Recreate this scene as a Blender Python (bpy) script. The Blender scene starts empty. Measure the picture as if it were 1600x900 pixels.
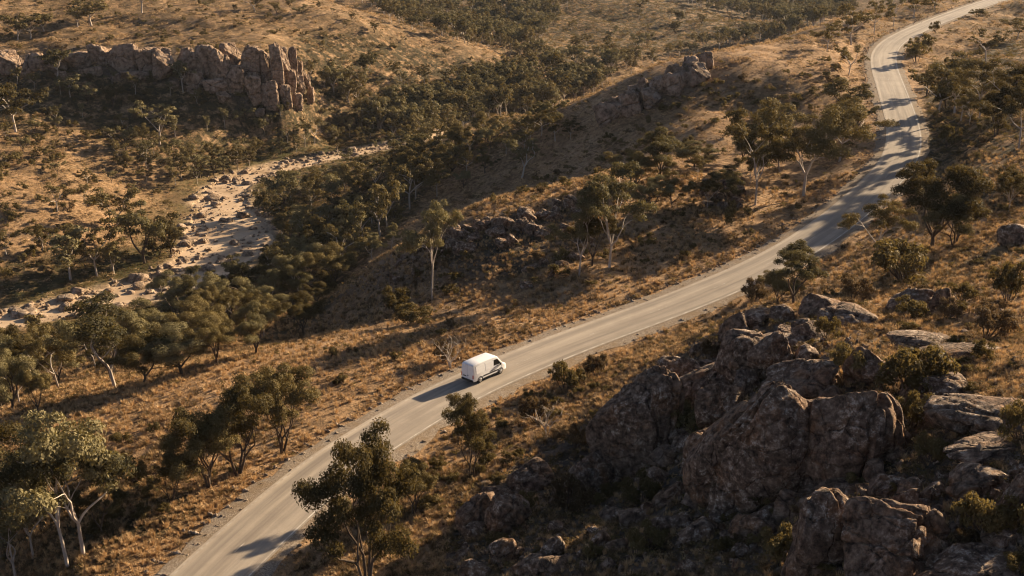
import bpy, bmesh, math, random
import numpy as np

# ------------------------------------------------------------------ camera, sky, sun, exposure
SC = bpy.context.scene
COL = SC.collection
CAM_H = 54.0
PITCH = math.radians(19.3)
FPX = 1600 * 40 / 36.0
cd = bpy.data.cameras.new("camera")
cd.lens = 40; cd.sensor_width = 36; cd.clip_start = 0.5; cd.clip_end = 20000
cam = bpy.data.objects.new("camera", cd); COL.objects.link(cam)
cam.location = (0, 0, CAM_H); cam.rotation_euler = (math.pi / 2 - PITCH, 0, 0)
SC.camera = cam

SUN_AZ = math.radians(50.5)      # measured from +Y towards +X
SUN_EL = math.radians(19.0)
W = bpy.data.worlds.new("World"); SC.world = W; W.use_nodes = True
nt = W.node_tree; nt.nodes.clear()
sky = nt.nodes.new("ShaderNodeTexSky"); sky.sky_type = 'NISHITA'; sky.sun_disc = False
sky.sun_elevation = SUN_EL; sky.sun_rotation = SUN_AZ; sky.altitude = 900; sky.air_density = 0.55; sky.dust_density = 2.2; sky.ozone_density = 0.3
bg = nt.nodes.new("ShaderNodeBackground"); bg.inputs[1].default_value = 0.054
wo = nt.nodes.new("ShaderNodeOutputWorld")
nt.links.new(sky.outputs[0], bg.inputs[0]); nt.links.new(bg.outputs[0], wo.inputs[0])
sl = bpy.data.lights.new("sun", 'SUN'); sl.energy = 5.0; sl.angle = math.radians(0.6); sl.color = (1.0, 0.78, 0.52)
so = bpy.data.objects.new("sun", sl); COL.objects.link(so)
from mathutils import Vector, Matrix
sdir = Vector((math.sin(SUN_AZ) * math.cos(SUN_EL), math.cos(SUN_AZ) * math.cos(SUN_EL), math.sin(SUN_EL)))
so.rotation_euler = sdir.to_track_quat('Z', 'Y').to_euler(); so.location = (200, 200, 200)
vs = SC.view_settings
vs.view_transform = 'Standard'; vs.look = 'None'; vs.exposure = 1.45; vs.gamma = 1.0; vs.use_curve_mapping = False
SC.render.engine = 'CYCLES'
SC.cycles.use_denoising = True; SC.cycles.pixel_filter_type = 'BLACKMAN_HARRIS'; SC.cycles.filter_width = 1.15
SC.cycles.max_bounces = 5; SC.cycles.diffuse_bounces = 3; SC.cycles.glossy_bounces = 2
SC.cycles.transmission_bounces = 3; SC.cycles.volume_bounces = 0
SC.cycles.use_adaptive_sampling = True; SC.cycles.adaptive_threshold = 0.015

random.seed(7); RNG = np.random.default_rng(11)

# ------------------------------------------------------------------ photograph geometry -> world points
CP, SP = math.cos(PITCH), math.sin(PITCH)
def ray(u, v):
    x = (u - 800) / FPX; y = -(v - 450) / FPX
    return np.array([x, CP + y * SP, -SP + y * CP])
def PZ(u, v, z):
    r = ray(u, v); return np.array([0, 0, CAM_H]) + (z - CAM_H) / r[2] * r
def PD(u, v, d):
    r = ray(u, v); return np.array([0, 0, CAM_H]) + d / r[1] * r
def proj(X, Y, Z):
    z = np.asarray(Z) - CAM_H
    d = Y * CP - z * SP; yy = Y * SP + z * CP
    d = np.where(d < 1, 1, d)
    return 800 + FPX * X / d, 450 - FPX * yy / d, d

# ------------------------------------------------------------------ noise
def _h(ix, iy, iz, seed):
    n = (ix * 374761393 + iy * 668265263 + iz * 2147483647 + seed * 974634777) & 0xffffffff
    n = ((n ^ (n >> 13)) * 1274126177) & 0xffffffff
    n = ((n ^ (n >> 16)) * 2246822519) & 0xffffffff
    return ((n ^ (n >> 15)) & 0xffff) / 32767.5 - 1.0
def noise3(x, y, z, seed=0):
    x = np.asarray(x, float); y = np.asarray(y, float); z = np.asarray(z, float)
    xi = np.floor(x).astype(np.int64); yi = np.floor(y).astype(np.int64); zi = np.floor(z).astype(np.int64)
    fx = x - xi; fy = y - yi; fz = z - zi
    fx = fx * fx * fx * (fx * (fx * 6 - 15) + 10); fy = fy * fy * fy * (fy * (fy * 6 - 15) + 10); fz = fz * fz * fz * (fz * (fz * 6 - 15) + 10)
    def L(a, b, t): return a + (b - a) * t
    r = []
    for dz in (0, 1):
        a = L(_h(xi, yi, zi + dz, seed), _h(xi + 1, yi, zi + dz, seed), fx)
        b = L(_h(xi, yi + 1, zi + dz, seed), _h(xi + 1, yi + 1, zi + dz, seed), fx)
        r.append(L(a, b, fy))
    return L(r[0], r[1], fz)
def noise2(x, y, seed=0):
    x = np.asarray(x, float); y = np.asarray(y, float)
    xi = np.floor(x).astype(np.int64); yi = np.floor(y).astype(np.int64)
    fx = x - xi; fy = y - yi
    fx = fx * fx * (3 - 2 * fx); fy = fy * fy * (3 - 2 * fy)
    a = _h(xi, yi, 0, seed); b = _h(xi + 1, yi, 0, seed); c = _h(xi, yi + 1, 0, seed); d = _h(xi + 1, yi + 1, 0, seed)
    return (a + (b - a) * fx) * (1 - fy) + (c + (d - c) * fx) * fy
def sstep(a, b, x):
    t = np.clip((x - a) / (b - a), 0, 1); return t * t * (3 - 2 * t)

# ------------------------------------------------------------------ road and river courses
ROADPX = [(330, 898, -.5), (415, 819, -.3), (511, 735, -.1), (610, 670, 0), (720, 608, 0), (861, 547, .2), (965, 508, .5), (1082, 465, 1.2),
          (1216, 405, 2.4), (1301, 351, 3.8), (1363, 298, 5.3), (1405, 250, 6.8), (1412, 203, 8.2), (1397, 150, 9.8), (1381, 100, 11.2),
          (1386, 76, 12.0), (1408, 58, 13.0), (1458, 35, 14.6), (1543, 4, 17.0)]
rp = [PZ(*p) for p in ROADPX]
rp = [rp[0] + (rp[0] - rp[1]) * 3.4 + np.array([4, 0, 0]), rp[0] + (rp[0] - rp[1]) * 1.5 + np.array([1, 0, 0])] + rp
rp += [rp[-1] + np.array([26, 26, 1.5]), rp[-1] + np.array([60, 50, 0]), rp[-1] + np.array([120, 70, -8])]
def catmull(P, step):
    P = [np.asarray(p, float) for p in P]; out = []
    Q = [2 * P[0] - P[1]] + P + [2 * P[-1] - P[-2]]
    for i in range(1, len(Q) - 2):
        a, b, c, d = Q[i - 1], Q[i], Q[i + 1], Q[i + 2]
        n = max(2, int(np.linalg.norm(c - b) / step))
        for k in range(n):
            t = k / n
            out.append(.5 * ((2 * b) + (-a + c) * t + (2 * a - 5 * b + 4 * c - d) * t * t + (-a + 3 * b - 3 * c + d) * t ** 3))
    out.append(P[-1]); return np.array(out)
ROAD = catmull(rp, 1.5)
for _ in range(14):                       # smooth the course
    ROAD[1:-1] = .25 * ROAD[:-2] + .5 * ROAD[1:-1] + .25 * ROAD[2:]
RIV_Z = -38.0
RIVPX = [((-160, 520), (-160, 560)), ((0, 492), (0, 524)), ((60, 472), (60, 508)), ((120, 460), (125, 492)), ((190, 438), (215, 478)), ((245, 424), (290, 460)), ((290, 402), (350, 440)), ((300, 380), (405, 415)),
         ((292, 358), (425, 382)), ((308, 330), (402, 350)), ((318, 303), (385, 318)), ((338, 280), (392, 292)), ((400, 262), (430, 276)), ((455, 250), (470, 264)), ((530, 238), (530, 250)), ((620, 222), (620, 232)), ((740, 190), (740, 198))]
rl = catmull([PZ(*a, RIV_Z) for a, b in RIVPX], 3.0); 
def resamp(P, n):
    s = np.r_[0, np.cumsum(np.linalg.norm(np.diff(P, axis=0), axis=1))]; t = np.linspace(0, s[-1], n)
    return np.stack([np.interp(t, s, P[:, k]) for k in range(P.shape[1])], 1)
RIVPTS = np.array([(np.r_[(PZ(*a, RIV_Z) + PZ(*b, RIV_Z)) / 2, np.linalg.norm((PZ(*a, RIV_Z) - PZ(*b, RIV_Z))[:2]) * .36]) for a, b in RIVPX])
RIVER = catmull(RIVPTS, 3.0)
for _ in range(3): RIVER[1:-1] = .25 * RIVER[:-2] + .5 * RIVER[1:-1] + .25 * RIVER[2:]

def dist_poly(X, Y, P):
    """distance to polyline P and index of the nearest point (chunked)"""
    X = np.ravel(X); Y = np.ravel(Y); D = np.empty(len(X)); I = np.empty(len(X), int)
    for s in range(0, len(X), 20000):
        dx = X[s:s + 20000, None] - P[None, :, 0]; dy = Y[s:s + 20000, None] - P[None, :, 1]
        q = dx * dx + dy * dy; i = q.argmin(1); I[s:s + 20000] = i; D[s:s + 20000] = np.sqrt(q[np.arange(len(i)), i])
    return D, I

# ------------------------------------------------------------------ terrain: control points (u, v, distance) read off the photograph
CTL = []
def cd_(*a):
    for u, v, d in a: CTL.append(PD(u, v, d))
def cz_(*a):
    for u, v, z in a: CTL.append(PZ(u, v, z))
def cw_(*a):                                # (theta deg, distance, z) outside the picture
    for t, d, z in a: CTL.append(np.array([d * math.sin(math.radians(t)), d * math.cos(math.radians(t)), z]))
for i in range(0, len(ROAD), 14): CTL.append(ROAD[i])
for i in range(0, len(RIVER), 6): CTL.append(np.r_[RIVER[i, :2], RIV_Z])
# verge and shelf left of the road
cz_((100, 900, -2), (0, 830, -4), (200, 760, -1.8), (0, 750, -4.2), (100, 690, -3.4), (0, 668, -5.5), (100, 630, -4.8), (200, 607, -4.2), (330, 578, -3.2), (300, 660, -1.9), (430, 640, -1.0),
    (480, 543, -2.4), (600, 517, -1.8), (560, 600, -.5), (700, 497, -1.4), (850, 470, -.6), (1000, 425, .5), (1130, 380, 2), (700, 550, -.6))
# slope into the valley on the left, valley floor
cd_((0, 620, 158), (100, 600, 160), (60, 560, 208), (200, 570, 172), (180, 510, 222), (300, 540, 178), (330, 490, 225), (420, 500, 192), (420, 450, 235))
cz_((480, 400, -36), (560, 340, -35), (470, 330, -37), (600, 290, -35), (560, 260, -36.5), (650, 215, -36), (760, 160, -36), (860, 130, -36), (960, 110, -35), (700, 200, -36), (250, 500, -37))
# gully and spur behind the shelf
cd_((600, 490, 165), (675, 468, 160), (760, 452, 157), (850, 440, 155), (520, 490, 185), (930, 420, 158),
    (500, 462, 215), (560, 430, 202), (640, 390, 189), (700, 360, 183), (740, 345, 182), (800, 328, 184), (850, 318, 188), (920, 302, 193), (1000, 280, 200),
    (1000, 350, 178), (1100, 300, 195), (1180, 320, 188), (1200, 270, 213), (1270, 230, 232), (1250, 310, 195), (760, 400, 168), (850, 380, 170))
# hidden gully behind that spur, then the next spur with its crest
cd_((760, 330, 225), (680, 330, 245), (800, 300, 262), (720, 305, 275), (900, 260, 257), (1000, 220, 253), (1100, 190, 251), (1200, 165, 262), (620, 300, 300),
    (610, 264, 345), (664, 246, 325), (760, 222, 308), (860, 195, 296), (930, 163, 286), (1050, 113, 281), (1100, 100, 282), (1200, 78, 300), (1290, 62, 325), (1300, 120, 275), (1230, 130, 268), (1330, 40, 360), (1400, 20, 410))
# behind the crest: down to the far valley
cw_((2, 340, -10), (6, 360, -8), (10, 400, -6), (-3, 380, -26), (14, 480, -2), (5, 450, -33), (9, 520, -34), (13, 640, -32), (17, 560, -5), (18, 800, -25))
# hill on the left with the cliff
cd_((50, 350, 292), (150, 330, 310), (250, 310, 345), (50, 250, 352), (150, 240, 372), (100, 200, 384), (50, 150, 408), (200, 180, 404), (300, 200, 400), (400, 200, 418), (480, 200, 440), (200, 140, 414), (320, 160, 414),
    (160, 108, 424), (60, 112, 424), (250, 120, 422), (330, 135, 421), (385, 152, 421), (435, 168, 421), (470, 160, 440),
    (60, 84, 452), (160, 72, 458), (250, 80, 458), (330, 76, 460), (385, 78, 461), (435, 84, 462), (465, 105, 472),
    (60, 70, 465), (160, 58, 475), (250, 64, 475), (330, 60, 478), (400, 62, 478), (200, 42, 498), (330, 40, 500), (430, 46, 498), (300, 20, 525), (100, 12, 535), (450, 24, 522), (0, 60, 470), (-60, 150, 430), (520, 12, 540), (620, 46, 550), (720, 76, 560), (800, 96, 565), (600, 120, 497), (500, 100, 480), (520, 180, 455), (600, 190, 470), (680, 150, 505), (850, 112, 590))
cw_((-12, 640, 2), (-20, 640, 14), (-28, 600, 16), (-9, 760, -22), (-20, 900, -5), (-28, 900, 10), (-14, 1100, 0))
# far valley and hills
cz_((700, 22, -31), (900, 62, -33), (800, 40, -34), (1100, 30, -31), (1000, 45, -33), (1200, 45, -30))
cd_((930, 5, 870), (1040, 12, 860), (1270, 18, 950), (640, 5, 850), (760, 5, 930))
cw_((-5, 1200, -5), (5, 1200, -12), (15, 1200, 5), (25, 1200, 20), (0, 1800, 60), (-20, 1800, 70), (20, 1800, 70), (0, 4000, 120), (40, 4000, 120), (-40, 4000, 120), (35, 1000, 35))
# hill right of the road
cd_((1500, 100, 300), (1580, 50, 345), (1480, 180, 232), (1580, 200, 205), (1500, 300, 165), (1580, 350, 137), (1450, 420, 131), (1350, 455, 127), (1590, 450, 105), (1250, 480, 119), (1460, 260, 195))
cz_((1190, 468, 3.2), (1120, 505, 2.6), (1020, 545, 1.6), (900, 640, 1.4), (850, 700, 1.9), (740, 740, 1.0), (600, 800, -.2), (520, 880, -.3), (950, 590, 1.1), (800, 640, .5), (680, 700, .2), (700, 790, 1.2), (1380, 400, 6), (1460, 330, 8.5))
# rocky crest in front
cd_((1150, 515, 111), (1060, 590, 105), (980, 640, 102), (950, 770, 89), (1100, 650, 92), (1180, 800, 71), (1250, 620, 81), (1380, 690, 73), (1400, 560, 86), (1500, 520, 93), (1590, 560, 81), (1550, 640, 69), (1560, 800, 55), (1300, 890, 57),
    (1100, 880, 65), (900, 880, 70), (750, 890, 75), (1590, 900, 50), (1040, 780, 79), (830, 790, 87), (740, 830, 84))
cw_((30, 40, 27), (30, 70, 25), (32, 120, 22), (32, 250, 21), (32, 500, 24), (50, 60, 30), (50, 150, 28), (50, 400, 30), (60, 1000, 50), (80, 60, 30), (80, 300, 36), (10, 30, 14), (-10, 45, 1), (-25, 60, -6), (-32, 100, -13), (-34, 180, -32), (-36, 260, -36),
    (-36, 350, -18), (-36, 500, 5), (-50, 60, -10), (-50, 150, -24), (-60, 400, -10), (-80, 100, -20), (-80, 400, 0), (-60, 1000, 40), (120, 60, 22), (120, 400, 30), (-120, 60, -8), (-120, 400, 0), (170, 60, 8), (-170, 60, 8), (170, 400, 15), (-170, 400, 15), (0, 14, 10), (90, 14, 14), (-90, 14, 4), (175, 14, 9), (-175, 14, 9), (120, 3000, 90), (-120, 3000, 90), (178, 3000, 90), (-178, 3000, 90))
CTL = np.array(CTL)
KX = 1.15
def warp(x, y):
    return np.arctan2(x, y) * KX, np.log(np.hypot(x, y))
cq = np.stack(warp(CTL[:, 0], CTL[:, 1]), 1)
def tps(r2): return np.where(r2 > 1e-12, r2 * np.log(np.maximum(r2, 1e-12)), 0)
n_ = len(CTL)
A = tps(((cq[:, None] - cq[None]) ** 2).sum(2)); A[np.arange(n_), np.arange(n_)] += 2e-4
Pm = np.c_[np.ones(n_), cq]
M_ = np.zeros((n_ + 3, n_ + 3)); M_[:n_, :n_] = A; M_[:n_, n_:] = Pm; M_[n_:, :n_] = Pm.T
sol = np.linalg.solve(M_, np.r_[CTL[:, 2], 0, 0, 0])
def base_h(x, y):
    a, b = warp(x, y); a = np.ravel(a); b = np.ravel(b); out = np.empty(len(a))
    for s in range(0, len(a), 20000):
        r2 = (a[s:s + 20000, None] - cq[None, :, 0]) ** 2 + (b[s:s + 20000, None] - cq[None, :, 1]) ** 2
        out[s:s + 20000] = tps(r2) @ sol[:n_] + sol[n_] + sol[n_ + 1] * a[s:s + 20000] + sol[n_ + 2] * b[s:s + 20000]
    return out

def inpoly(u, v, poly):
    u = np.asarray(u); v = np.asarray(v); c = np.zeros(u.shape, bool); n = len(poly)
    for i in range(n):
        x1, y1 = poly[i]; x2, y2 = poly[(i + 1) % n]
        k = ((y1 > v) != (y2 > v)) & (u < (x2 - x1) * (v - y1) / (y2 - y1 + 1e-9) + x1); c ^= k
    return c

# fan-shaped sheet: fine where things are near, out to the horizon
th = np.concatenate([np.linspace(-180, -62, 30), np.linspace(-60, -31, 60), np.linspace(-30.5, 32, 560), np.linspace(32.5, 60, 60), np.linspace(62, 180, 30)])
TH = np.radians(th)
LD = np.concatenate([np.log(np.array([6, 10, 16, 24, 32])), np.linspace(math.log(38), math.log(130), 250), np.linspace(math.log(130.6), math.log(700), 300), np.linspace(math.log(706), math.log(1600), 60), np.log(np.array([1750, 2000, 2400, 3000, 4000]))])
TG, LG = np.meshgrid(TH, LD)
DG = np.exp(LG); XG = DG * np.sin(TG); YG = DG * np.cos(TG)
xs, ys, ds = XG.ravel(), YG.ravel(), DG.ravel()
ZG = base_h(xs, ys)
ZG = np.where(ds > 1600, np.maximum(ZG, 50), ZG)
am = np.clip(ds / 120, .4, 3.0)
uu, vv, _ = proj(xs, ys, ZG)
rocky = inpoly(uu, vv, [(690, 900), (720, 770), (940, 620), (1130, 490), (1300, 470), (1600, 560), (1700, 900)]).astype(float)
rockB = inpoly(uu, vv, [(520, 470), (620, 380), (740, 340), (900, 310), (930, 380), (760, 450), (640, 450)]).astype(float)
nz = .55 * am * noise2(xs / 34, ys / 34, 1) + .32 * am * noise2(xs / 13, ys / 13, 2) + .14 * am * noise2(xs / 5, ys / 5, 3)
nz += .07 * noise2(xs / 1.7, ys / 1.7, 4) * (ds < 260) + .04 * noise2(xs / .8, ys / .8, 5) * (ds < 160)
nz += (ds > 330) * sstep(330, 560, ds) * (2.2 * noise2(xs / 90, ys / 90, 6) + 1.2 * (1 - np.abs(noise2(xs / 40, ys / 40, 16)) * 2))
nz += (rocky + .8 * rockB) * (.5 * np.abs(noise2(xs / 3.1, ys / 3.1, 7)) + .25 * np.abs(noise2(xs / 1.3, ys / 1.3, 8)))
ZG = ZG + nz
near = (ds < 720) & (np.abs(TG.ravel()) < 1.1)
RD = np.full(len(xs), 1e3); RI = np.zeros(len(xs), int)
RD[near], RI[near] = dist_poly(xs[near], ys[near], ROAD)
wgt = 1 - sstep(5.3, 13.0, RD); ZG = ZG * (1 - wgt) + (ROAD[RI, 2] - .10) * wgt
ZG -= .22 * np.exp(-((RD - 6.2) / .9) ** 2) * near
VD = np.full(len(xs), 1e3); VI = np.zeros(len(xs), int)
vm = (ds > 150) & (ds < 800) & (np.abs(TG.ravel()) < 1.0)
VD[vm], VI[vm] = dist_poly(xs[vm], ys[vm], RIVER)
hw = RIVER[VI, 3]
bank = VD - hw + 2.2 * noise2(xs / 11, ys / 11, 21) + 1.0 * noise2(xs / 4, ys / 4, 22)
wr = (1 - sstep(0, 26, bank)) * vm
ZG = ZG * (1 - wr) + (RIV_Z + np.where(bank < 0, -.5 + .55 * noise2(xs / 9, ys / 9, 23), .35 + .05 * np.maximum(bank, 0))) * wr
ZGR = ZG.reshape(TG.shape)

def height(x, y):
    t = np.arctan2(x, y); l = np.log(np.maximum(np.hypot(x, y), 6.01))
    i = np.clip(np.searchsorted(TH, t) - 1, 0, len(TH) - 2); j = np.clip(np.searchsorted(LD, l) - 1, 0, len(LD) - 2)
    a = np.clip((t - TH[i]) / (TH[i + 1] - TH[i]), 0, 1); b = np.clip((l - LD[j]) / (LD[j + 1] - LD[j]), 0, 1)
    return (ZGR[j, i] * (1 - a) + ZGR[j, i + 1] * a) * (1 - b) + (ZGR[j + 1, i] * (1 - a) + ZGR[j + 1, i + 1] * a) * b
_hitd = np.exp(np.linspace(math.log(40), math.log(1700), 1500))
def hit(u, v, off=0.0):
    """where the sight line of a photograph point meets the ground (off: metres above it)"""
    r = ray(u, v); X = r[0] / r[1] * _hitd; Z = CAM_H + r[2] / r[1] * _hitd
    g = height(X, _hitd) + off
    k = np.nonzero(Z <= g)[0]
    if len(k) == 0: k = len(_hitd) - 1
    else: k = k[0]
    if k > 0:
        a, b = Z[k - 1] - g[k - 1], Z[k] - g[k]; t = a / (a - b + 1e-9); d = _hitd[k - 1] + t * (_hitd[k] - _hitd[k - 1])
    else: d = _hitd[0]
    return np.array([r[0] / r[1] * d, d, CAM_H + r[2] / r[1] * d])
def mpp(p):
    return (p[1] * CP - (p[2] - CAM_H) * SP) / FPX      # metres per photograph pixel at p

# ------------------------------------------------------------------ helpers: objects, labels, materials
def tag(o, label=None, cat=None, group=None, kind=None):
    if label: o['label'] = label
    if cat: o['category'] = cat
    if group: o['group'] = group
    if kind: o['kind'] = kind
    return o
def mesh_np(name, V, Fs, smooth=True):
    me = bpy.data.meshes.new(name)
    V = np.asarray(V, np.float32); Fs = np.asarray(Fs, np.int32); k = Fs.shape[1]
    me.vertices.add(len(V)); me.vertices.foreach_set('co', V.ravel())
    me.loops.add(Fs.size); me.loops.foreach_set('vertex_index', Fs.ravel())
    me.polygons.add(len(Fs)); me.polygons.foreach_set('loop_start', np.arange(0, Fs.size, k, dtype=np.int32))
    me.polygons.foreach_set('loop_total', np.full(len(Fs), k, np.int32))
    me.update(calc_edges=True)
    if smooth: me.polygons.foreach_set('use_smooth', np.ones(len(Fs), bool))
    return me
def ob(name, me, mat=None, parent=None, loc=None):
    o = bpy.data.objects.new(name, me); COL.objects.link(o)
    if mat is not None and me is not None and not me.materials: me.materials.append(mat)
    if parent is not None: o.parent = parent
    if loc is not None: o.location = [float(c) for c in loc]
    return o
def fattr(me, name, arr):
    a = me.attributes.new(name, 'FLOAT', 'POINT'); a.data.foreach_set('value', np.asarray(arr, np.float32))

class Mat:
    def __init__(s, name):
        s.m = bpy.data.materials.new(name); s.m.use_nodes = True; s.t = s.m.node_tree; s.t.nodes.clear()
        s.out = s.n('ShaderNodeOutputMaterial')
    def n(s, k, **kw):
        q = s.t.nodes.new(k)
        for a, b in kw.items(): setattr(q, a, b)
        return q
    def l(s, a, b): s.t.links.new(a, b)
    def noise(s, scale, detail=4, rough=.55, vec=None, dist=0.0):
        q = s.n('ShaderNodeTexNoise'); q.inputs['Scale'].default_value = scale; q.inputs['Detail'].default_value = detail
        q.inputs['Roughness'].default_value = rough; q.inputs['Distortion'].default_value = dist
        if vec is not None: s.l(vec, q.inputs['Vector'])
        return q.outputs['Fac']
    def ramp(s, fac, stops):
        q = s.n('ShaderNodeValToRGB'); e = q.color_ramp.elements
        while len(e) < len(stops): e.new(.5)
        for i, (p, c) in enumerate(stops):
            e[i].position = p; e[i].color = (*c, 1) if len(c) == 3 else c
        s.l(fac, q.inputs[0]); return q.outputs[0]
    def rng(s, fac, a, b, c=0., d=1.):
        q = s.n('ShaderNodeMapRange'); q.inputs[1].default_value = a; q.inputs[2].default_value = b; q.inputs[3].default_value = c; q.inputs[4].default_value = d
        s.l(fac, q.inputs[0]); return q.outputs[0]
    def mix(s, fac, a, b, mode='MIX'):
        q = s.n('ShaderNodeMix', data_type='RGBA', blend_type=mode)
        for sock, val in ((q.inputs[0], fac), (q.inputs[6], a), (q.inputs[7], b)):
            if hasattr(val, 'links'): s.l(val, sock)
            elif isinstance(val, (int, float)): sock.default_value = val
            else: sock.default_value = (*val, 1)
        return q.outputs[2]
    def math(s, op, a, b=0.):
        q = s.n('ShaderNodeMath', operation=op)
        for sock, val in ((q.inputs[0], a), (q.inputs[1], b)):
            if hasattr(val, 'links'): s.l(val, sock)
            else: sock.default_value = val
        return q.outputs[0]
    def attr(s, name):
        q = s.n('ShaderNodeAttribute'); q.attribute_name = name; return q.outputs['Fac']
    def pos(s): return s.n('ShaderNodeNewGeometry').outputs['Position']
    def objc(s): return s.n('ShaderNodeTexCoord').outputs['Object']
    def rnd(s): return s.n('ShaderNodeObjectInfo').outputs['Random']
    def bump(s, h, strength=.5, dist=.1):
        q = s.n('ShaderNodeBump'); q.inputs['Strength'].default_value = strength; q.inputs['Distance'].default_value = dist
        s.l(h, q.inputs['Height']); return q.outputs[0]
    def pbr(s, col, rough=.8, normal=None, metal=0., spec=.3):
        b = s.n('ShaderNodeBsdfPrincipled')
        if hasattr(col, 'links'): s.l(col, b.inputs['Base Color'])
        else: b.inputs['Base Color'].default_value = (*col, 1)
        if hasattr(rough, 'links'): s.l(rough, b.inputs['Roughness'])
        else: b.inputs['Roughness'].default_value = rough
        b.inputs['Metallic'].default_value = metal; b.inputs['Specular IOR Level'].default_value = spec
        if normal is not None: s.l(normal, b.inputs['Normal'])
        s.l(b.outputs[0], s.out.inputs[0]); return b
def flat(name, col, rough=.6, metal=0., spec=.4):
    m = Mat(name); m.pbr(col, rough, None, metal, spec); return m.m

# ---- ground
m = Mat('ground_soil_and_dry_grass'); p = m.pos()
big = m.noise(.018, 5, .6, p); mid = m.noise(.11, 6, .65, p); fine = m.noise(.9, 6, .7, p); vf = m.noise(5.0, 3, .7, p)
straw = m.ramp(mid, [(.28, (.13, .075, .038)), (.42, (.36, .218, .112)), (.56, (.56, .355, .192)), (.8, (.66, .46, .28))])
soil = m.ramp(fine, [(.3, (.07, .042, .023)), (.48, (.26, .158, .082)), (.66, (.52, .335, .18))])
c = m.mix(m.rng(fine, .38, .62), soil, straw)
c = m.mix(m.rng(big, .42, .62, 0., .75), c, m.ramp(mid, [(.35, (.42, .262, .138)), (.65, (.66, .43, .245))]))
mp_ = m.n('ShaderNodeMapping'); mp_.inputs['Scale'].default_value = (.16, .34, .6); mp_.inputs['Rotation'].default_value = (0, 0, .5); m.l(p, mp_.inputs[0])
strk = m.noise(1., 7, .75, mp_.outputs[0], .8)
c = m.mix(m.rng(strk, .52, .64, 0., .6), c, m.ramp(vf, [(.3, (.045, .028, .016)), (.7, (.15, .09, .048))]))
c = m.mix(m.math('MULTIPLY', m.rng(vf, .5, .75), .45), c, (.06, .038, .022))
scrub = m.math('MULTIPLY', m.attr('scrub'), m.rng(m.noise(.25, 6, .75, p), .36, .52))
c = m.mix(scrub, c, m.ramp(fine, [(.35, (.030, .026, .014)), (.7, (.10, .075, .035))]))
c = m.mix(m.math('MULTIPLY', m.attr('green'), m.rng(mid, .35, .6, .25, .8)), c, (.075, .07, .022))
rk = m.ramp(m.noise(1.6, 6, .7, p), [(.3, (.035, .028, .024)), (.55, (.12, .095, .08)), (.72, (.26, .22, .18))])
c = m.mix(m.math('MULTIPLY', m.attr('rock'), m.rng(fine, .4, .55)), c, rk)
sand = m.ramp(m.noise(.6, 5, .6, p), [(.35, (.38, .265, .165)), (.65, (.60, .45, .30))])
c = m.mix(m.attr('sand'), c, sand)
hgt = m.math('ADD', m.math('MULTIPLY', fine, .7), m.math('MULTIPLY', vf, .35))
m.pbr(c, .95, m.bump(hgt, 1., .7), spec=.1); M_GROUND = m.m

# ---- road
m = Mat('dusty_chip_seal'); p = m.pos()
uvn = m.n('ShaderNodeUVMap'); sep = m.n('ShaderNodeSeparateXYZ'); m.l(uvn.outputs[0], sep.inputs[0])
cmb = m.n('ShaderNodeCombineXYZ'); m.l(m.math('MULTIPLY', sep.outputs[0], 14.), cmb.inputs[0]); m.l(m.math('MULTIPLY', sep.outputs[1], .05), cmb.inputs[1])
streak = m.noise(1., 6, .7, cmb.outputs[0])
cmb2 = m.n('ShaderNodeCombineXYZ'); m.l(m.math('MULTIPLY', sep.outputs[0], 5.), cmb2.inputs[0]); m.l(m.math('MULTIPLY', sep.outputs[1], .016), cmb2.inputs[1])
streak2 = m.noise(1., 3, .5, cmb2.outputs[0])
gr = m.noise(9., 4, .7, p); blot = m.noise(.22, 5, .6, p)
c = m.ramp(streak, [(.3, (.175, .145, .118)), (.5, (.25, .212, .172)), (.7, (.36, .31, .25))])
c = m.mix(m.rng(streak2, .45, .65, 0, .7), c, (.40, .34, .27))
bands = m.ramp(sep.outputs[0], [(.165, (.55, .55, .55)), (.205, (.9, .9, .9)), (.25, (.1, .1, .1)), (.34, (.15, .15, .15)), (.40, (.5, .5, .5)), (.47, (.1, .1, .1)), (.54, (.35, .35, .35)), (.62, (.05, .05, .05)), (.72, (.3, .3, .3)), (.80, (.05, .05, .05))])
c = m.mix(m.math('MULTIPLY', bands, m.rng(streak, .25, .6, .25, .9)), c, (.56, .465, .355))
c = m.mix(m.rng(blot, .45, .7, 0, .35), c, (.19, .16, .13))
# two dust-free wheel tracks per lane lie a little darker
c = m.mix(m.math('MULTIPLY', m.rng(gr, .4, .7), .25), c, (.15, .125, .10))
m.pbr(c, .86, m.bump(gr, .35, .03), spec=.25); M_ROAD = m.m
m = Mat('road_gravel'); p = m.pos()
vor = m.n('ShaderNodeTexVoronoi'); vor.inputs['Scale'].default_value = 11.; m.l(p, vor.inputs['Vector'])
sepc = m.n('ShaderNodeSeparateColor'); m.l(vor.outputs['Color'], sepc.inputs[0])
c = m.ramp(sepc.outputs[0], [(.1, (.15, .118, .088)), (.5, (.235, .19, .145)), (.9, (.36, .295, .225))])
c = m.mix(m.rng(m.noise(.5, 5, .6, p), .4, .65, 0, .6), c, (.23, .155, .085))
m.pbr(c, .95, m.bump(vor.outputs['Distance'], .6, .04), spec=.1); M_GRAVEL = m.m
m = Mat('worn_road_paint'); p = m.pos()
c = m.mix(m.rng(m.noise(.9, 7, .8, p), .40, .55), (.66, .61, .53), (.36, .31, .25)); m.pbr(c, .8); M_PAINT = m.m
m = Mat('faded_road_paint'); p = m.pos()
c = m.mix(m.rng(m.noise(1.9, 6, .75, p), .38, .55), (.50, .45, .38), (.30, .255, .205)); m.pbr(c, .85); M_PAINT2 = m.m
m = Mat('silty_shallow_water'); p = m.pos()
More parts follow.
